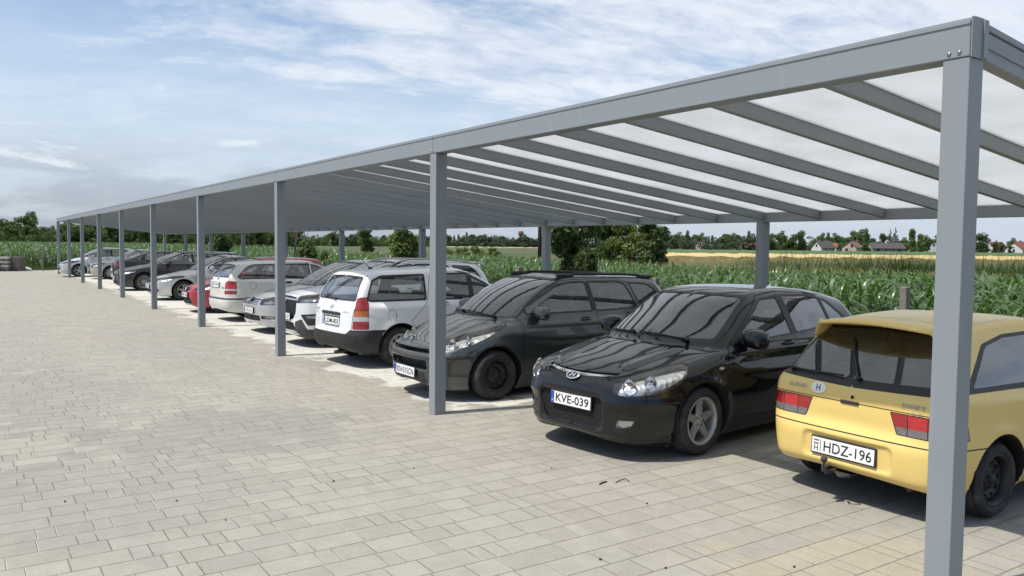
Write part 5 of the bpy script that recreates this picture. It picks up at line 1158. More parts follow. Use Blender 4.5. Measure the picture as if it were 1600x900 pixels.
def carport():
    root = empty('carport', (7.1, 26, 0)); tag(root, 'long grey metal carport with translucent roof panels sheltering the row of cars', 'carport')
    off = Vector((-7.1, -26, 0)); PW = .138
    def add(mb, name, mats=None): o = mb.build(name, mats or [M['alu']], root); return o
    def bx(c, d, name, bev=.006, rot=None): mb = MB(); mb.box(Vector(c) + off, d, 0, rot, bev); return add(mb, name)
    p0 = None
    for i, r in enumerate(RP):
        bx((NF, r, HF/2), (PW, PW, HF), 'post', .004); bx((NB, r + .04, HB/2), (PW, PW, HB), 'post', .004)
    BW, BH = .15, .185
    e = PW/2 + .004
    rs = [RP[0] - e] + [r for r in RP[1:-1]] + [RP[-1] + e]
    for a, b in zip(rs[:-1], rs[1:]):
        g = .0022; L = b - a - 2*g
        mb = MB(); c = Vector((NF, (a + b)/2, HF + BH/2 + .001)) + off; mb.box(c, (BW, L, BH), 0, None, .006); mb.box(c + Vector((-BW/2 - .002, 0, BH/2 - .012)), (.008, L, .022), 0, None, .002); mb.box(c + Vector((.02, 0, BH/2 + .012)), (.09, L, .024), 0, None, .003); add(mb, 'front_beam')
        mb = MB(); c = Vector((NB, (a + b)/2 + .0, HB + .085)) + off; mb.box(c, (.11, L, .168), 0, None, .005); mb.box(c + Vector((.075, 0, .02)), (.06, L, .11), 0, None, .01); add(mb, 'back_beam')
    # rafters fall to the back
    x0, x1 = NF + BW/2, NB - .055; z0, z1 = HF + .125, HB + .112; sl = math.atan2(z0 - z1, x1 - x0); LR = math.hypot(x1 - x0, z0 - z1)
    rot = Matrix.Rotation(sl, 3, 'Y'); ra = []
    for a, b in zip(RP[:-1], RP[1:]):
        ra += [a + (b - a)*k/6 for k in range(6)]
    ra.append(RP[-1])
    cx, cz = (x0 + x1)/2, (z0 + z1)/2
    for i, r in enumerate(ra):
        end = i in (0, len(ra) - 1); s = -1 if i == 0 else 1
        mb = MB(); w = .06; rr = r - s*0
        if end:
            mb.box(Vector((cx, r, cz - .03)) + off, (LR, w + .02, .15), 0, rot, .004); mb.box(Vector((cx, r, cz + .068)) + off, (LR, w + .035, .034), 0, rot, .004); mb.box(Vector((cx, r + s*.045, cz - .03)) + off, (LR, .006, .02), 0, rot)
        else:
            mb.box(Vector((cx, r, cz - .029)) + off, (LR - .004, w - .004, .108), 0, rot, .004); mb.box(Vector((cx, r, cz + .046)) + off, (LR - .004, w + .012, .014), 0, rot, .003)
        add(mb, 'rafter')
    for a, b in zip(ra[:-1], ra[1:]):
        mb = MB(); mb.box(Vector((cx, (a + b)/2, cz + .031)) + off, (LR - .01, b - a - .058, .012), 0, rot); add(mb, 'roof_panel', [M['opal']])
    # end cap and bolts at the joints
    for i, r in enumerate(RP):
        for dr in ((-.03, .03) if i else (.012, .085 - .02)) :
            mb = MB(); c = Vector((NF - BW/2, r + dr - (.0 if i else .03), HF + .028)) + off; mb.sphere(c, (.009, .012, .012), 0, None, 10, 6); add(mb, 'bolt', [M['zinc']])
    mb = MB(); c = Vector((NF, RP[0] - e - .005, HF + BH/2 + .006)) + off; mb.box(c, (BW + .004, .006, BH + .02), 0, None, .001); mb.box(c + Vector((.05, -.006, .0)), (.045, .012, BH + .01), 0, None, .002); add(mb, 'end_cap')
carport()

# ---- vegetation
def build_instances(name, protos, pos, rot, scl, mat, extra=None):
    """many plants gathered into one mesh; protos: list of (V, quads)"""
    Vs = []; Fs = []; base = 0; pid = rng.integers(0, len(protos), len(pos))
    for k, (V, F) in enumerate(protos):
        m = np.where(pid == k)[0]
        if not len(m): continue
        c, s = np.cos(rot[m]), np.sin(rot[m]); X = V[None, :, 0]*c[:, None] - V[None, :, 1]*s[:, None]; Y = V[None, :, 0]*s[:, None] + V[None, :, 1]*c[:, None]; Z = np.repeat(V[None, :, 2], len(m), 0)
        P = np.stack([X, Y, Z], 2)*scl[m][:, None, None] + pos[m][:, None, :]
        n = len(V); Vs.append(P.reshape(-1, 3)); Fs.append((F[None] + (np.arange(len(m))*n)[:, None, None]).reshape(-1, 4) + base); base += n*len(m)
    return mesh_obj(name, np.concatenate(Vs), np.concatenate(Fs), mat, smooth=True)
def ribbon(base, az, el, ln, w, droop, seg, tw=0.0):
    pts = []; p = np.array(base, float); ang = el; st = ln/seg; V = []
    h = np.array([math.cos(az), math.sin(az), 0]); sd = np.array([-math.sin(az), math.cos(az), 0])
    for i in range(seg + 1):
        t = i/seg; ww = w*(.45 + 1.1*t if t < .35 else .835*(1 - (t - .35)/.65)**.8 + .02)*.5; n2 = sd*math.cos(tw*t) + np.array([0, 0, math.sin(tw*t)])
        V += [p - n2*ww, p + n2*ww]
        p = p + (h*math.cos(ang) + np.array([0, 0, math.sin(ang)]))*st; ang -= droop/seg
    F = [(2*i, 2*i + 1, 2*i + 3, 2*i + 2) for i in range(seg)]; return V, F
def plant(leaves, stalk=None):
    V = []; F = []
    for v, f in leaves: b = len(V); V += v; F += [tuple(b + i for i in q) for q in f]
    if stalk:
        b = len(V); h, r = stalk
        for z in (0, h*.5, h):
            for k in range(3): V.append(np.array([r*math.cos(2.1*k), r*math.sin(2.1*k), z]))
        F += [(b + 3*i + k, b + 3*i + (k+1) % 3, b + 3*i + 3 + (k+1) % 3, b + 3*i + 3 + k) for i in range(2) for k in range(3)]
    return np.array(V), np.array(F)
def corn_proto(n, seg):
    U = random.uniform; L = []; az = U(0, 6.28)
    for i in range(n):
        t = i/(n - 1); z = .10 + t*.80; az += math.pi + U(-.5, .5)
        L.append(ribbon((0, 0, z), az, R(U(48, 72)) + t*.25, (.42 + .25*math.sin(math.pi*min(1, t*1.1)))*U(.85, 1.15), U(.046, .066), U(1.5, 2.9) - .5*t, seg, U(-.9, .9)))
    return plant(L, (.9, .015))
M['corn'] = leaf_mat('maize_leaf', (.044, .096, .027, 1), (.105, .17, .062, 1), .36, .26, .6)
def corn():
    near = [corn_proto(14, 5) for _ in range(7)]; far = [corn_proto(9, 3) for _ in range(5)]
    def grid(x0, x1, y0, y1, dx, dy):
        X, Y = np.meshgrid(np.arange(x0, x1, dx), np.arange(y0, y1, dy), indexing='ij'); X = X.ravel() + rng.normal(0, .05, X.size); Y = Y.ravel() + rng.normal(0, .07, Y.size); return X, Y
    jobs = [('maize_near', near, [grid(12.1, 22.6, 1.5, 30, .42, .20)], 1.10), ('maize_mid', near, [grid(12.1, 22.6, 30, 62, .5, .26), grid(-12, 22.6, 58.8, 70, .40, .45)], 1.12), ('maize_far', far, [grid(12.1, 22.6, 62, 140, .9, .6)[0:2], grid(-30, 12, 70, 120, .65, .65), grid(12, 30, 70, 120, .8, .8), grid(-60, 40, 120, 230, 1.3, 1.5)], 1.25)]
    allV = []; allF = []; b = 0
    for nm, pr, gs, sc in jobs:
        X = np.concatenate([g[0] for g in gs]); Y = np.concatenate([g[1] for g in gs]); n = len(X)
        S = sc*(1 + .10*np.sin(X*.35 + 1.7)*np.sin(Y*.27)) * rng.uniform(.88, 1.1, n)
        o = build_instances(nm, pr, np.stack([X, Y, np.full(n, -.03)], 1), rng.uniform(0, 6.28, n), S, M['corn']); me = o.data
        v = np.empty(len(me.vertices)*3, np.float32); me.vertices.foreach_get('co', v); f = np.empty(len(me.polygons)*4, np.int32); me.polygons.foreach_get('vertices', f)
        allV.append(v.reshape(-1, 3)); allF.append(f.reshape(-1, 4) + b); b += len(v)//3; bpy.data.objects.remove(o); bpy.data.meshes.remove(me)
    o = mesh_obj('maize_field', np.concatenate(allV), np.concatenate(allF), M['corn'], smooth=True); tag(o, 'dense green maize crop growing behind the carport', 'crop', None, 'stuff')
corn()
def tuft_proto(n, h, w, sp=.25, seg=3):
    U = random.uniform; return plant([ribbon((U(-sp, sp), U(-sp, sp), 0), U(0, 6.28), R(U(65, 88)), h*U(.6, 1.15), w, U(.2, 1.3), seg, U(-.5, .5)) for _ in range(n)])
def scatter(name, label, cat, protos, polyfn, n, sc, mat, z=-.03):
    P = polyfn(n); o = build_instances(name, protos, np.column_stack([P, np.full(len(P), z)]), rng.uniform(0, 6.28, len(P)), rng.uniform(sc*.75, sc*1.25, len(P)), mat); tag(o, label, cat, None, 'stuff'); return o
rect = lambda x0, x1, y0, y1: (lambda n: np.stack([rng.uniform(x0, x1, n), rng.uniform(y0, y1, n)], 1))
M['verge'] = leaf_mat('verge_grass', (.045, .085, .018, 1), (.11, .125, .04, 1), .6, .3)
M['dry'] = leaf_mat('dry_grass', (.25, .165, .075, 1), (.32, .23, .11, 1), .7, .25)
M['reed'] = leaf_mat('reed_green', (.04, .075, .02, 1), (.075, .11, .035, 1), .5, .25)
scatter('verge_grass', 'rough green grass between paving and maize', 'grass', [tuft_proto(26, .38, .012) for _ in range(4)], rect(11.0, 12.5, 0, 60), 1900, 1, M['verge'])
scatter('verge_weeds', 'rough weeds along the end of the paving in front of the maize', 'grass', [tuft_proto(26, .30, .014) for _ in range(4)], rect(-30, 11, 57.8, 59), 1300, 1, M['verge'])
scatter('dry_grass', 'tall straw coloured grass strip behind the maize', 'grass', [tuft_proto(20, .98, .022, .3) for _ in range(4)], lambda n: np.concatenate([rect(23, 34, 5, 60)(n), rect(23.5, 34, 60, 140)(n)]), 3600, 1.05, M['dry'])
scatter('reeds', 'dark green reeds behind the straw coloured grass', 'reeds', [tuft_proto(18, 1.42, .035, .3) for _ in range(4)], lambda n: np.concatenate([rect(35, 37, 7, 25)(n), rect(35, 36, 25, 30)(n//10)]), 420, 1.15, M['reed'])

# open fields beyond: low crops as raised, rough-topped sheets
def crop_field(name, cols, Zs, h, mat, label, nx=90, nz=24):
    px = np.linspace(*cols, nx); zz = np.linspace(*Zs, nz); V = []
    for Z in zz:
        for p in px:
            a, b = VW(p, Z); V.append((a, b, h*(1 + .12*math.sin(a*3.1 + b*1.7) + random.uniform(-.10, .10))))
    k = len(V); F = [(j*nx + i, j*nx + i + 1, (j+1)*nx + i + 1, (j+1)*nx + i) for j in range(nz - 1) for i in range(nx - 1)]
    bd = [i for i in range(nx)] + [j*nx + nx - 1 for j in range(1, nz)] + [(nz-1)*nx + i for i in range(nx - 2, -1, -1)] + [j*nx for j in range(nz - 2, 0, -1)]
    V += [(V[i][0], V[i][1], -.05) for i in bd]; F += [(bd[i], bd[(i+1) % len(bd)], k + (i+1) % len(bd), k + i) for i in range(len(bd))]
    o = mesh_obj(name, V, F, mat); tag(o, label, 'crop', None, 'stuff'); return o
crop_field('wheat_field', (985, 1720), (96, 140), .70, field_mat('ripe_wheat', (.42, .31, .12, 1), (.55, .43, .20, 1), 1.2), 'ripe yellow wheat field in front of the village')
crop_field('crop_strip', (960, 1740), (165, 330), .55, field_mat('green_crop', (.045, .085, .02, 1), (.07, .12, .035, 1), .5), 'low green crop between wheat and village')
crop_field('stubble_field', (52, 190), (310, 430), 1.6, field_mat('pale_stubble', (.36, .29, .16, 1), (.45, .37, .22, 1), .3), 'pale stubble field at the left edge of the far trees', 40, 10)
crop_field('pale_strip', (690, 870), (330, 370), .6, field_mat('pale_grain', (.42, .34, .17, 1), (.5, .42, .24, 1), .3), 'narrow pale grain strip below the far trees', 50, 6)

# ---- shrubs and trees
def crown_mesh(clusters, n, size, squash=1.0, flat=.6):
    """leaf clumps spread through ellipsoid clusters (cx,cy,cz,rx,ry,rz)"""
    w = np.array([c[3]*c[4]*c[5] for c in clusters])**.7; w /= w.sum(); ids = rng.choice(len(clusters), n, p=w); C = np.array(clusters)[ids]
    d = rng.normal(size=(n, 3)); d /= np.linalg.norm(d, axis=1)[:, None]; r = rng.uniform(.35, 1.08, n)**.55; P = C[:, :3] + d*C[:, 3:]*r[:, None]
    N = d*.8 + rng.normal(size=(n, 3))*flat; N[:, 2] += .35; N /= np.linalg.norm(N, axis=1)[:, None]
    A = np.cross(N, rng.normal(size=(n, 3))); A /= np.linalg.norm(A, axis=1)[:, None]; B = np.cross(N, A); s = size*rng.uniform(.6, 1.35, n)[:, None]
    V = np.stack([P - A*s, P + B*s*.45 + N*s*.15, P + A*s, P - B*s*.45 + N*s*.15], 1).reshape(-1, 3); F = np.arange(4*n).reshape(-1, 4); return V, F
def clusters_for(kind, h, rnd_):
    U = rnd_.uniform; out = []
    if kind == 'round':
        for i in range(15): a = U(0, 6.28); q = U(0, .36)*h; z = h*U(.14, .88); k = math.sin(math.pi*min(1, z/h*.95))*.5 + .5; out.append((q*math.cos(a)*k, q*math.sin(a)*k, z, h*U(.12, .20), h*U(.12, .20), h*U(.09, .15)))
    elif kind == 'wide':
        for i in range(18): a = U(0, 6.28); q = U(.05, .48)*h; z = h*U(.10, .84 - q/h*.5); out.append((q*math.cos(a), q*math.sin(a), z, h*U(.12, .20), h*U(.12, .20), h*U(.08, .14)))
    elif kind == 'tall':
        for i in range(15): a = U(0, 6.28); z = h*U(.08, .93); q = U(0, .2)*h*(1.1 - z/h); out.append((q*math.cos(a), q*math.sin(a), z, h*U(.07, .12), h*U(.07, .12), h*U(.08, .13)))
    elif kind == 'conifer':
        for i in range(12):
            t = i/11; z = h*(.12 + .85*t); rr = h*.20*(1 - t) + .02*h
            for j in range(3): a = U(0, 6.28); out.append((rr*.55*math.cos(a), rr*.55*math.sin(a), z, rr*.6, rr*.6, h*.035))
    else:
        for i in range(13): a = U(0, 6.28); q = U(0, .36)*h; z = h*U(.08, .86); out.append((q*math.cos(a), q*math.sin(a), z, h*U(.12, .2), h*U(.12, .2), h*U(.09, .16)))
    return out
M['bark'] = simple('bark', (.07, .055, .042), .95, var=.4, scale=8, bump=.6, bscale=25)
M['leaf_a'] = leaf_mat('leaf_dark', (.032, .062, .016, 1), (.07, .11, .03, 1), .55, .28, c3=(.09, .12, .035, 1))
M['leaf_b'] = leaf_mat('leaf_mid', (.05, .09, .02, 1), (.11, .155, .045, 1), .5, .3, c3=(.07, .10, .028, 1))
M['leaf_c'] = leaf_mat('leaf_light', (.08, .12, .03, 1), (.15, .18, .055, 1), .5, .32)
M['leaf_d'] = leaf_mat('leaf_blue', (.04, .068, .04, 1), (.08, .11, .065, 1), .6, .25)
def tree_proto(name, kind, h, leafm, n, size):
    root = empty(name, (0, 0, 0)); cl = clusters_for(kind, h, random)
    V, F = crown_mesh(cl, n, size); mb = MB(); r0 = h*.022
    top = h*(.92 if kind in ('tall', 'conifer') else .62); jx, jy = random.uniform(-.03, .03)*h, random.uniform(-.03, .03)*h
    mb.tube([(0, 0, -.1), (0, 0, h*.1), (jx*.5, jy*.5, top*.5), (jx, jy, top)], [r0*1.35, r0, r0*.75, r0*.25], 0, 8)
    if kind != 'conifer':
        for c in random.sample(cl, min(9, len(cl))):
            z0 = max(h*.08, c[2]*random.uniform(.45, .75)); mb.tube([(jx*.4*z0/top, jy*.4*z0/top, z0), (c[0]*.5, c[1]*.5, (z0 + c[2])/2 + h*.02), (c[0], c[1], c[2])], [r0*.5, r0*.33, r0*.12], 0, 6)
    mb.build('trunk', [M['bark']], root); mesh_obj('crown', V, F, M[leafm], root); return root
def copy_tree(o, parent=None):
    c = o.copy(); COL.objects.link(c)
    if parent is not None: c.parent = parent
    for ch in [q for q in bpy.data.objects if q.parent is o]: copy_tree(ch, c)
    return c
TREES = {}
_first = {}
def tree_set():
    spec = dict(round_a=('broadleaf_tree', 'round', 10, 'leaf_a', 2600, .36), round_b=('broadleaf_tree', 'round', 10, 'leaf_b', 2600, .36), wide_a=('broadleaf_tree', 'wide', 10, 'leaf_a', 3000, .38), wide_b=('broadleaf_tree', 'wide', 10, 'leaf_b', 1700, .36),
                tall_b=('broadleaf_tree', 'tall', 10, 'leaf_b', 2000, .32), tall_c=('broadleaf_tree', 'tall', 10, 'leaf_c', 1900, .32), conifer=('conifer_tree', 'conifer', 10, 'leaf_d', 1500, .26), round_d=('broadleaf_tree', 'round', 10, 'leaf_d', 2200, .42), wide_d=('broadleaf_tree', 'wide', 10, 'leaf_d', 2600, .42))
    for k, a in spec.items(): TREES[k] = tree_proto(*a); _first[k] = True
tree_set()
LOOK = dict(round_a='dark green round crowned tree', round_b='mid green round crowned tree', wide_a='dark green broad tree with layered crown', wide_b='mid green broad tree', tall_b='slim mid green tree', tall_c='slim pale green tree', conifer='dark spruce with pointed top', round_d='bluish green distant tree', wide_d='bluish green distant broad tree')
def put_tree(kind, px, Z, h, label=None, group=None):
    h *= 1.22 if px > 90 else 1.04
    o = TREES[kind] if _first[kind] else copy_tree(TREES[kind]); _first[kind] = False
    a, b = VW(px, Z); o.location = (a, b, -.04); s = h/10; o.scale = (s*random.uniform(.9, 1.15), s*random.uniform(.9, 1.15), s); o.rotation_euler = (0, 0, random.uniform(0, 6.28))
    tag(o, label or LOOK[kind] + ' in ' + (group or 'the far tree line'), 'tree', group or 'trees of the far tree line'); return o
U = random.uniform
# big trees on the left
for px, Z, h, k, lb in ((-14, 262, 10.5, 'wide_a', None), (8, 256, 10.4, 'wide_a', 'dark broad tree left of the tallest tree at the left edge'), (28, 250, 11.6, 'wide_a', 'tallest dark tree of the group beyond the maize on the left'), (47, 262, 10.6, 'round_a', 'dark round tree right of the tallest tree on the left'), (60, 275, 8.4, 'wide_a', 'lower dark tree sloping down to the carport end'), (72, 300, 6.4, 'round_a', 'small dark tree just left of the carport end'), (83, 310, 7.2, 'tall_b', 'small slim tree seen beside the last front post'), (16, 240, 6.0, 'round_a', None), (52, 245, 5.0, 'round_a', None)):
    put_tree(k, px, Z, h, lb, 'trees beyond the maize on the left')
x = 100
while x < 470:
    Z = U(240, 330); put_tree(random.choice(['round_a', 'wide_a', 'round_b', 'wide_a']), x, Z, U(6.0, 8.6) if x < 300 else U(5, 7.5), None, 'trees seen under the carport roof'); x += U(6, 10)
x = 472
while x < 700:
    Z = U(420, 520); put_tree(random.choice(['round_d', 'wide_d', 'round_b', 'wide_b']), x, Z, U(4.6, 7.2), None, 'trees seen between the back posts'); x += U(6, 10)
put_tree('round_a', 574, 150, 4.1, 'dark round tree standing alone between two back posts', None)
x = 690
while x < 1000:
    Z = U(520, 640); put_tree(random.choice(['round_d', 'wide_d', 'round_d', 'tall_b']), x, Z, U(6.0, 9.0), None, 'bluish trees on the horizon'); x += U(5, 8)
x = 1000
while x < 1200:
    Z = U(430, 520); put_tree(random.choice(['round_d', 'wide_d', 'round_b', 'tall_b']), x, Z, U(6.0, 9.4), None, 'trees left of the village'); x += U(6, 10)
for px, Z, h, k, lb in ((1204, 400, 7.2, 'round_a', None), (1218, 385, 8.2, 'round_b', None), (1236, 378, 8.8, 'wide_a', 'dark broad tree left of the white gable house'), (1250, 372, 8.0, 'round_a', 'dark round tree touching the white gable house'), (1268, 470, 9.2, 'wide_b', None), (1283, 480, 9.0, 'round_b', None), (1292, 500, 9.5, 'tall_b', None), (1305, 480, 9.0, 'round_b', 'domed green tree behind the small orange roof'), (1318, 490, 9.8, 'wide_a', None), (1332, 500, 10.4, 'round_a', None),
                        (1343, 480, 11.0, 'round_b', None), (1351, 345, 8.6, 'tall_b', 'slim green tree in front of the dark roofed barn'), (1362, 520, 7.5, 'round_d', None), (1378, 470, 8.8, 'round_a', None), (1389, 450, 10.4, 'conifer', 'left one of two spruces behind the barn'), (1397, 445, 10.9, 'conifer', 'right one of two spruces behind the barn'), (1410, 460, 7.0, 'round_b', None), (1423, 360, 9.6, 'tall_c', 'tall pale tree right of the barn'), (1436, 355, 7.6, 'tall_c', None), (1447, 350, 6.6, 'round_b', 'bushy tree hiding part of the white house'),
                        (1465, 420, 7.5, 'round_b', None), (1483, 430, 8.0, 'round_a', None), (1502, 400, 8.0, 'wide_a', None), (1520, 380, 8.4, 'wide_a', None), (1535, 345, 7.4, 'round_a', 'dark tree just right of the nearest front post'), (1552, 330, 4.2, 'round_a', 'low dark tree in front of the first red roof'), (1562, 335, 4.2, 'round_b', None), (1580, 420, 6.8, 'round_b', None), (1600, 440, 7.0, 'wide_b', None), (1576, 320, 3.0, 'round_a', None), (1620, 400, 8, 'round_a', None), (1650, 390, 8, 'wide_b', None), (1690, 400, 8, 'round_a', None)):
    put_tree(k, px, Z, h, lb, 'village trees')

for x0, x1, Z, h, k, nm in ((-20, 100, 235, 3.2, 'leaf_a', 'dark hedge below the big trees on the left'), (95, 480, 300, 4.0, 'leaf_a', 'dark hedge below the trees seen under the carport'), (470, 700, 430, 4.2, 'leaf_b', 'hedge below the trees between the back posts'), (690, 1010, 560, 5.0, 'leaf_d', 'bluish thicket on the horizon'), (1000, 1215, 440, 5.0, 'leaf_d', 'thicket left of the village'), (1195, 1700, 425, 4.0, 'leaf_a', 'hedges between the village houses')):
    n = int((x1 - x0)/5); pts = [VW(x0 + (x1 - x0)*(i + U(-.4, .4))/n, Z*U(.97, 1.05)) for i in range(n)]
    cl = [(a, b, h*U(.1, .85), Z/FPX*U(4, 8), Z/FPX*U(4, 8), h*U(.35, .7)) for a, b in pts for _ in range(2)]
    V, F = crown_mesh(cl, n*170, .42*Z/350, flat=.8); o = mesh_obj('hedge', V, F, M[k]); tag(o, nm, 'hedge', None, 'stuff')

def shrub(name, px, Z, h, n, size, leafm, label, w=1.0, cl=None, stems=5):
    a, b = VW(px, Z); root = empty(name, (a, b, -.04)); tag(root, label, 'shrub', None)
    cl = cl or clusters_for('bush', h, random); cl = [(c[0]*w, c[1]*w, c[2], c[3]*w, c[4]*w, c[5]) for c in cl]
    V, F = crown_mesh(cl, n, size, flat=.9); mesh_obj('crown', V, F, M[leafm], root); mb = MB()
    for i in range(stems):
        c = random.choice(cl); mb.tube([(U(-.1, .1), U(-.1, .1), 0), (c[0]*.5 + U(-.05, .05), c[1]*.5, c[2]*.5), (c[0], c[1], c[2] + h*.05)], [.03, .022, .008], 0, 6)
    mb.build('stem', [M['bark']], root); return root
shrub('shrub', 914, 18.4, 3.0, 12000, .062, 'leaf_b', 'large leafy shrub behind the back post between grey estate and black hatchback', .55)
shrub('shrub', 630, 25.5, 2.5, 7000, .066, 'leaf_c', 'light green leafy shrub left of a back post, above the white estate', .6)
shrub('shrub', 478, 32.5, 2.3, 2600, .075, 'leaf_b', 'thin shrub with bare dark stems above the red car roof', .75)
shrub('shrub', 342, 43, 2.6, 4200, .085, 'leaf_a', 'dark leafy shrub above the silver saloon roof', .75)
sh = shrub('shrub', 505, 33.5, 1.7, 1400, .07, 'leaf_b', 'low shrub just right of the thin bare stemmed shrub', .8)
shrub('shrub', 985, 47, 3.6, 6500, .11, 'leaf_c', 'mid green bush at the left of the dark clump behind the maize', .9)
shrub('conifer_shrub', 1017, 46, 3.7, 7000, .10, 'leaf_a', 'dark bushy evergreen at the right of the clump behind the maize', .85)
shrub('shrub', 960, 49, 3.6, 4500, .11, 'leaf_b', 'bush half hidden by the large leafy shrub', .9)
for i, (px, Z, h) in enumerate(((700, 72, 1.6), (722, 70, 1.9), (745, 74, 1.8), (768, 72, 1.7), (786, 75, 1.5))):
    tag(shrub('shrub', px, Z, h, 1100, .13, 'leaf_c', 'low yellowish green bush in the hedge behind the maize', 1.4), None, None, 'bushes of the low hedge behind the maize')
shrub('weed_clump', 1592, 12.3, 1.25, 3000, .05, 'leaf_b', 'leafy weeds growing over the fence line at the right edge', 1.2)
mb = MB(); a, b = VW(472, 32.6)
for i in range(7):
    p = Vector((a + U(-.5, .5), b + U(-.5, .5), 0)); mb.tube([p, p + Vector((U(-.1, .1), U(-.1, .1), 1.3)), p + Vector((U(-.25, .25), U(-.25, .25), U(2.2, 2.9)))], [.035, .025, .008], 0, 6)
o = mb.build('bare_stems', [M['bark']]); tag(o, 'bunch of bare dark stems rising out of the thin shrub', 'dead shrub')

# ---- fence posts, pole, paving stacks
M['wood'] = simple('weathered_post', (.20, .18, .155), .9, var=.3, scale=9, bump=.5, bscale=40)
def fence():
    n = 0
    for i, r in enumerate([6.35 - 4.9, 6.35, 11.35, 16.0] + [16.0 + 4.85*k for k in range(1, 9)] + [57.9]):
        mb = MB(); h = 1.33 + .04*math.sin(i*2.3); x = 11.0 + .04*math.sin(i*5.1)
        mb.box((0, 0, h/2 - .1), (.10, .10, h + .2), 0, Matrix.Rotation(R(1.5*math.sin(i*3.7)), 3, 'X'), .012)
        o = mb.build('fence_post', [M['wood']], loc=(x, r, 0))
        lb = {1: 'weathered fence post standing above the yellow hatchback roof', 2: 'weathered fence post between black hatchback and grey estate roofs', 3: 'weathered fence post above the front of the grey estate roof'}.get(i, 'weathered fence post along the maize behind the parked cars')
        tag(o, lb, 'fence post', 'fence posts along the maize')
    mb = MB(); mb.box((0, 0, .68), (.10, .10, 1.36), 0, None, .012); o = mb.build('fence_post', [M['wood']], loc=(*VW(66, 49.5), 0)); tag(o, 'weathered fence post at the end of the paving near the last carport post', 'fence post', 'fence posts along the maize')
fence()
M['pole'] = simple('dark_pole', (.035, .03, .027), .85, var=.3, bump=.4)
mb = MB(); mb.tube([(0, 0, -.1), (0, 0, 3), (0, 0, 6.2)], [.11, .10, .085], 0, 12); mb.box((0, 0, 5.8), (.9, .08, .09), 0, Matrix.Rotation(-TH, 3, 'Z'), .01)
for d in (-.38, 0, .38): mb.tube([(d*math.cos(TH), -d*math.sin(TH), 5.84), (d*math.cos(TH), -d*math.sin(TH), 6.02)], [.03, .035], 0, 8)
o = mb.build('utility_pole', [M['pole']], loc=(*VW(842.5, 44), 0)); tag(o, 'thin dark pole behind the maize next to a back post', 'pole')
M['block'] = simple('concrete_block_dark', (.13, .115, .10), .9, var=.3, scale=12, bump=.3); M['block_lt'] = simple('concrete_block_light', (.42, .40, .37), .9, var=.15, scale=9)
def stacks():
    for px, Z, lab, lt in ((26, 48.6, 'right stack of dark paving slabs beside the white sack', False), (8, 48.2, 'stack of paving slabs with pale layers at the left edge', True), (-10, 48.0, 'paving slab stack just outside the left edge', True)):
        root = empty('paving_stack', (*VW(px, Z), 0), -TH + .1); tag(root, lab, 'paving stack', 'stacks of paving slabs')
        mb = MB()
        for x in (-.27, 0, .27): mb.box((x, 0, .05), (.09, .8, .07), 0, None, .005)
        mb.box((0, 0, .102), (.66, .85, .022), 0, None, .003); mb.build('pallet', [M['wood']], root)
        for k in range(6):
            mb = MB()
            for i in range(3):
                for j in range(3): mb.box((-.213 + .213*i + U(-.006, .006), -.27 + .27*j + U(-.006, .006), .175 + .122*k), (.205, .262, .112), 0, None, .008)
            mb.build('slab_layer', [M['block_lt'] if lt and k in (1, 3, 5) else M['block']], root)
stacks()
mb = MB(); bm = bmesh.new(); bmesh.ops.create_icosphere(bm, subdivisions=3, radius=1)
for v in bm.verts: v.co = Vector((v.co.x*.36, v.co.y*.22, max(-.02, v.co.z*.2*(1 + .15*math.sin(v.co.x*9 + v.co.y*7)))))
mb._bm(bm, (0, 0, .01), None, 0, True); o = mb.build('cement_sack', [simple('sack_paper', (.6, .58, .54), .9, var=.15, scale=10, bump=.5, bscale=12)], loc=(*VW(39, 49.2), 0)); tag(o, 'pale lumpy sack on the paving edge beside the slab stacks', 'sack')

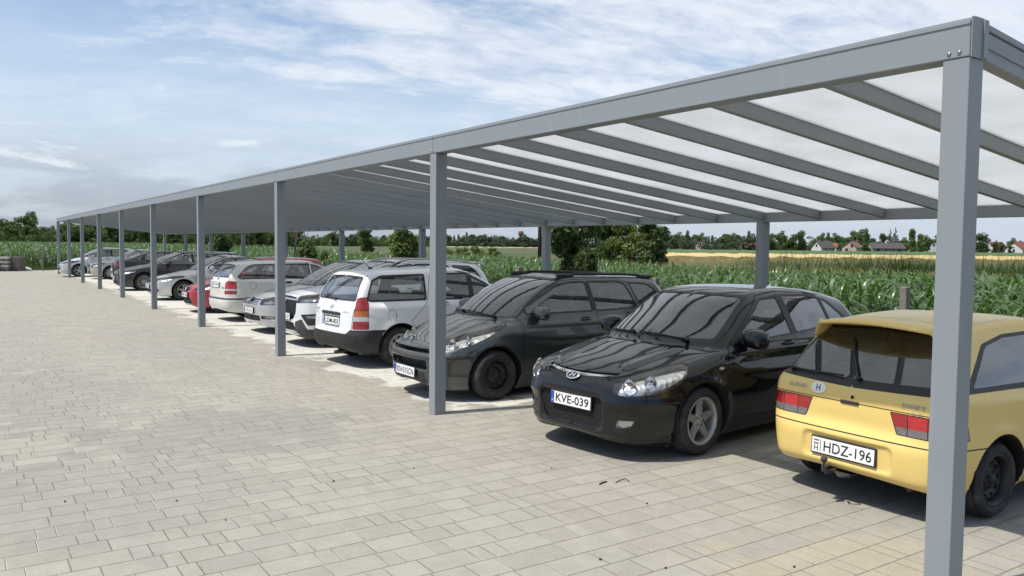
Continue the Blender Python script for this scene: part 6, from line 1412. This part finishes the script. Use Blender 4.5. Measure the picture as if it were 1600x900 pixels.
# ---- the village
def wallm(n, c): return simple(n, c, .9, var=.06, scale=.6, bump=.1, dirt=(tuple(q*.7 for q in c), .3, .5))
def roofm(n, c): return simple(n, c, .85, var=.2, scale=1.5, bump=.3, bscale=8)
M['w_white'] = wallm('white_render', (.58, .57, .54)); M['w_pink'] = wallm('pink_render', (.45, .36, .31)); M['w_grey'] = wallm('grey_render', (.27, .26, .25)); M['w_cream'] = wallm('cream_render', (.5, .45, .37))
M['r_dark'] = roofm('dark_tiles', (.075, .065, .06)); M['r_red'] = roofm('red_tiles', (.20, .05, .04)); M['r_orange'] = roofm('orange_tiles', (.30, .12, .07)); M['r_brown'] = roofm('brown_tiles', (.15, .095, .07))
M['win'] = simple('dark_window', (.02, .022, .025), .15); M['frame'] = simple('window_frame', (.5, .5, .48), .6)
def house(name, px, Z, w, d, hw, hr, wall, roof, rz, label, wins=(), cat='house', chim=True, group='houses of the village'):
    """gable house: w along local x (ridge), d across, eaves hw, ridge hr"""
    q = .80 if cat != 'building' else 1; w *= q; d *= q; hw *= q; hr *= q; wins = [(f_, u_*q, z_*q, w_*q, h_*q) for f_, u_, z_, w_, h_ in wins]
    root = empty(name, (*VW(px, Z), -.04), -TH + R(rz)); tag(root, label, cat, group); a, b = w/2, d/2; mb = MB()
    mb.add([(-a, -b, 0), (a, -b, 0), (a, b, 0), (-a, b, 0), (-a, -b, hw), (a, -b, hw), (a, b, hw), (-a, b, hw), (-a, 0, hr - .15), (a, 0, hr - .15)], [(0, 1, 5, 4), (2, 3, 7, 6), (3, 0, 4, 8, 7), (1, 2, 6, 9, 5)]); mb.build('wall', [M[wall]], root)
    mb = MB(); o = .35; dz = (hr - hw)/b*.45
    for s in (-1, 1):
        v = [(-a - o, s*(b + .45), hw - dz), (a + o, s*(b + .45), hw - dz), (a + o, 0, hr), (-a - o, 0, hr)]; v2 = [(p[0], p[1], p[2] - .14) for p in v]
        mb.add(v + v2, [(0, 1, 2, 3), (4, 5, 6, 7), (0, 1, 5, 4), (1, 2, 6, 5), (2, 3, 7, 6), (3, 0, 4, 7)])
    rf = mb.build('roof', [M[roof]], root)
    if chim: m2 = MB(); m2.box((a*.35, b*.25, hr + .2), (.5, .5, 1.1), 0); m2.build('chimney', [M['r_brown']], rf)
    for face, u, z, ww, hh in wins:
        mb = MB(); p = MB()
        if face == 'g': mb.box((-a - .03, u, z), (.08, ww + .2, hh + .2), 0); p.box((-a - .075, u, z), (.03, ww, hh), 0)
        elif face == 'h': mb.box((a + .03, u, z), (.08, ww + .2, hh + .2), 0); p.box((a + .075, u, z), (.03, ww, hh), 0)
        else: mb.box((u, -b - .03, z), (ww + .2, .08, hh + .2), 0); p.box((u, -b - .075, z), (ww, .03, hh), 0)
        f = mb.build('window', [M['frame']], root); p.build('pane', [M['win']], f)
    return root
house('gable_house', 1285, 405, 13, 7.5, 2.6, 6.4, 'w_white', 'r_dark', 32, 'white gable house with dark roof left of the small orange roof', [('g', 0, 3.6, 1.1, 1.6), ('s', -2, 1.4, 1, 1.1), ('s', 2, 1.4, 1, 1.1), ('s', 4.5, 1.4, 1, 1.1)])
house('gable_house', 1303, 440, 7, 6, 3.0, 5.4, 'w_cream', 'r_orange', 40, 'small house with orange roof between white and pink gables', [('s', 0, 1.6, 1, 1.2)])
house('gable_house', 1331, 395, 12, 8.5, 3.0, 6.2, 'w_pink', 'r_brown', 48, 'pink gable house with brown roof left of the slim tree', [('g', -1.6, 3.6, 1.3, 1.8), ('g', 1.5, 1.3, 1.6, 1.6), ('s', 2, 1.6, 1, 1.2)])
house('barn', 1382, 400, 21, 8, 2.7, 5.6, 'w_grey', 'r_dark', 6, 'long grey barn with dark roof below the two spruces', [('s', -7, 1.3, 2.4, 2.0), ('s', -2, 1.4, 1.2, 1.2), ('s', 3, 1.4, 1.2, 1.2), ('s', 7, 1.3, 2.2, 2)], 'barn', False)
house('gable_house', 1456, 400, 9, 8, 3.4, 7.2, 'w_white', 'r_brown', 70, 'white house with steep gable half hidden by pale trees', [('g', 0, 4.6, 1, 1.4), ('g', -2, 1.6, 1, 1.3)])
house('gable_house', 1553, 400, 10, 8, 3.4, 7.0, 'w_white', 'r_red', 15, 'red roofed house behind the low dark tree', [('s', -2, 1.8, 1.2, 1.4), ('s', 2, 1.8, 1.2, 1.4)])
house('gable_house', 1592, 350, 12, 9, 3.0, 6.4, 'w_white', 'r_red', 30, 'large red roofed house at the right edge', [('g', 0, 1.8, 1.2, 1.4), ('s', -3, 1.6, 1.2, 1.3), ('s', 2, 1.6, 1.2, 1.3)])
house('gable_house', 1172, 450, 15, 8, 2.6, 5.4, 'w_pink', 'r_red', 4, 'long red roofed house left of a back post', [('s', -4, 1.5, 1.2, 1.3), ('s', 3, 1.5, 1.2, 1.3)])
house('gable_house', 1098, 455, 9, 7, 3.0, 5.4, 'w_white', 'r_brown', 20, 'small white house among trees left of the village', [('s', 0, 1.6, 1.2, 1.3)])
house('gable_house', 1646, 380, 11, 8, 3.2, 6.4, 'w_cream', 'r_red', 10, 'cream house with red roof beyond the right edge', [('s', 0, 1.6, 1.2, 1.3)])
house('gable_house', 528, 520, 12, 9, 4.2, 8.2, 'w_pink', 'r_orange', 25, 'orange roofed house seen left of a back post', [('g', 0, 2.4, 1.2, 1.4), ('s', 2, 2.4, 1.2, 1.4)])
for px, Z, w, h, lb in ((684, 690, 10, 7.6, 'pale block on the horizon at the left of the far trees'), (728, 700, 12, 6.6, 'low pale block among the far trees'), (856, 690, 14, 7.6, 'pinkish block among far trees beside the thin pole')):
    house('far_building', px, Z, w, 9, h - 1.5, h + 1.2, 'w_white' if px < 800 else 'w_pink', 'r_brown', 10, lb, [('s', -2, 3, 1.4, 1.6), ('s', 2, 3, 1.4, 1.6)], 'building', False)
mb = MB(); mb.tube([(0, 0, 0), (0, 0, 9)], [1.5, 1.1], 0, 12); mb.build
root = empty('water_tower', (*VW(813, 690), 0)); tag(root, 'slender dark tower rising above the far trees', 'tower')
mb.build('shaft', [M['w_grey']], root); m2 = MB(); m2.lathe([(.01, 8.9), (1.6, 9.0), (2.3, 10.2), (2.3, 12.6), (1.7, 13.2), (.01, 13.3)], 0, 20, (0, 0, 0), 'z'); m2.build('tank', [M['r_brown']], root)
# small litter on the paving
M['twig'] = simple('twig', (.03, .025, .018), .9); M['stone'] = simple('pebble_dark', (.05, .045, .04), .9, var=.4)
mb = MB(); mb.tube([(-.05, 0, .006), (.0, .004, .008), (.055, -.004, .006)], [.005, .007, .004], 0, 7); o = mb.build('twig', [M['twig']], loc=(4.19, 4.88, 0)); o.rotation_euler = (0, 0, .3); tag(o, 'straight dark twig lying on the paving before the black hatchback', 'twig')
mb = MB(); mb.tube([(-.07, .0, .006), (-.02, .02, .008), (.04, .01, .02), (.05, -.03, .008)], [.003, .004, .004, .003], 0, 6); o = mb.build('twig', [M['twig']], loc=(4.35, 4.83, 0)); tag(o, 'thin bent twig lying right of the straight twig', 'twig')
for i, (a, b) in enumerate(((4.13, 4.31), (4.1, 5.44), (3.11, 6.06), (2.4, 6.06), (1.25, 6.2), (.57, 6.61), (1.44, 5.59), (4.05, 2.97), (3.39, 3.37), (3.15, 3.68))):
    mb = MB(); mb.sphere((0, 0, .006), (.009 + .003*math.sin(i*3), .007 + .002*math.sin(i*5), .006), 0, Matrix.Rotation(i*.9, 3, 'Z'), 9, 6); o = mb.build('pebble', [M['stone']], loc=(a, b, 0)); tag(o, 'tiny dark pebble lying on the open paving', 'pebble', 'pebbles on the paving')
# ------------------------------------------------------------------ light
SUN_EL, SUN_AZ = R(61.9), math.atan2(.2, -1.0)     # the sun stands on the open side of the carport
def make_light():
    d = Vector((math.cos(SUN_EL)*math.cos(SUN_AZ), math.cos(SUN_EL)*math.sin(SUN_AZ), math.sin(SUN_EL)))
    l = bpy.data.lights.new('sun', 'SUN'); l.energy = 4.3; l.angle = R(.5); l.color = (1, .95, .87)
    o = bpy.data.objects.new('sun', l); COL.objects.link(o); o.rotation_euler = d.to_track_quat('Z', 'Y').to_euler(); o.location = (-20, 0, 30)
    w = bpy.data.worlds.new('World'); scene.world = w; w.use_nodes = True; nt = w.node_tree; nt.nodes.clear(); T = NT(nt)
    out = T.n('ShaderNodeOutputWorld'); bg = T.n('ShaderNodeBackground'); sky = T.n('ShaderNodeTexSky', sky_type='NISHITA', sun_disc=False)
    sky.sun_elevation = SUN_EL; sky.sun_rotation = math.atan2(d.x, d.y); sky.air_density = 1.0; sky.dust_density = 1.2; sky.ozone_density = 1.2
    g = T.n('ShaderNodeTexCoord').outputs['Generated']; x, y, z = T.xyz(g)
    zz = T.math('MAXIMUM', T.math('ADD', z, .30), .05)
    px = T.math('DIVIDE', x, zz); py = T.math('DIVIDE', y, zz)
    ca, sa = math.cos(R(-20)), math.sin(R(-20))                      # the cloud sheet is combed along the wind
    qx = T.math('ADD', T.math('MULTIPLY', px, ca), T.math('MULTIPLY', py, sa)); qy = T.math('SUBTRACT', T.math('MULTIPLY', py, ca), T.math('MULTIPLY', px, sa))
    n1 = T.noise(T.comb(T.math('MULTIPLY', qx, .9), T.math('MULTIPLY', qy, 1.5), 3.7), 1.1, 6, .55, .4)
    n2 = T.noise(T.comb(T.math('MULTIPLY', qx, 1.0), T.math('MULTIPLY', qy, 2.1), 9.1), 4.2, 10, .66, .25)
    side = T.math('SUBTRACT', T.math('MULTIPLY', x, .83), T.math('MULTIPLY', y, .56))   # more cloud over the field side
    cov = T.math('ADD', T.math('ADD', T.math('MULTIPLY', n1, .54), T.math('MULTIPLY', n2, .46)), T.math('ADD', T.math('MULTIPLY', side, .07), T.math('MULTIPLY', T.smooth(z, .12, .40), .125)))
    front = T.smooth(T.math('ADD', T.math('MULTIPLY', x, .56), T.math('MULTIPLY', y, .83)), -.55, .10)   # unseen sky behind the viewpoint: clouds thinned to darken faces turned to it
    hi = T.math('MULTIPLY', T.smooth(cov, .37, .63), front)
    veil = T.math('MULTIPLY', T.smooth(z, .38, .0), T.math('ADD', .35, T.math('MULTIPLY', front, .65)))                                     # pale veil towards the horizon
    n4 = T.noise(T.comb(T.math('MULTIPLY', x, 3), T.math('MULTIPLY', y, 3), T.math('MULTIPLY', z, 13)), 2.0, 8, .6, .3)
    cl = T.math('MAXIMUM', T.math('MULTIPLY', hi, .86), T.math('MULTIPLY', veil, T.math('ADD', .54, T.math('MULTIPLY', n4, .48))))
    ccol = T.mix(T.smooth(n2, .30, .70), (6.0, 6.6, 7.6, 1), (7.8, 8.2, 8.7, 1))
    ccol = T.mix(T.smooth(z, .16, .03), ccol, (5.4, 6.2, 7.4, 1))
    grey = T.math('MULTIPLY', T.smooth(z, .15, .03), T.smooth(n4, .34, .54)); ccol = T.mix(T.math('MULTIPLY', T.math('MULTIPLY', grey, .8), T.smooth(side, .3, -.4)), ccol, (3.0, 3.5, 4.3, 1))
    puff = T.math('MULTIPLY', T.math('MULTIPLY', T.smooth(z, .05, .09), T.smooth(z, .16, .11)), T.smooth(n4, .54, .64)); ccol = T.mix(T.math('MULTIPLY', puff, .8), ccol, (8.2, 8.5, 8.9, 1)); cl = T.math('MAXIMUM', cl, T.math('MULTIPLY', puff, .75))
    skc = T.mix(1.0, sky.outputs[0], (1.22, 1.27, 1.33, 1), blend='MULTIPLY')
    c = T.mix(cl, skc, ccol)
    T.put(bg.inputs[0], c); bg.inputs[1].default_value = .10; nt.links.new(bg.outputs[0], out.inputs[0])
    v = scene.view_settings; v.view_transform = 'Standard'; v.look = 'None'; v.exposure = .22; v.gamma = 1; v.use_curve_mapping = False
    scene.cycles.max_bounces = 8; scene.cycles.transparent_max_bounces = 24; scene.cycles.sample_clamp_indirect = 6; scene.cycles.caustics_reflective = False; scene.cycles.caustics_refractive = False
make_light()
# ------------------------------------------------------------------ camera
def make_camera():
    th, pit, rol, f = .593995, .0537836, .0103894, 1268.4366
    fw = Vector((math.sin(th)*math.cos(pit), math.cos(th)*math.cos(pit), -math.sin(pit)))
    rt = Vector((math.cos(th), -math.sin(th), 0)); up = rt.cross(fw)
    c, s = math.cos(rol), math.sin(rol); r2 = rt*c + up*s; u2 = -rt*s + up*c
    cam = bpy.data.cameras.new('camera'); o = bpy.data.objects.new('camera', cam); COL.objects.link(o)
    o.matrix_world = Matrix(((r2.x, u2.x, -fw.x, 0), (r2.y, u2.y, -fw.y, 0), (r2.z, u2.z, -fw.z, 1.9), (0, 0, 0, 1)))
    cam.sensor_width = 36; cam.lens = f/1600*36; cam.clip_start = .05; cam.clip_end = 6000; scene.camera = o
make_camera()
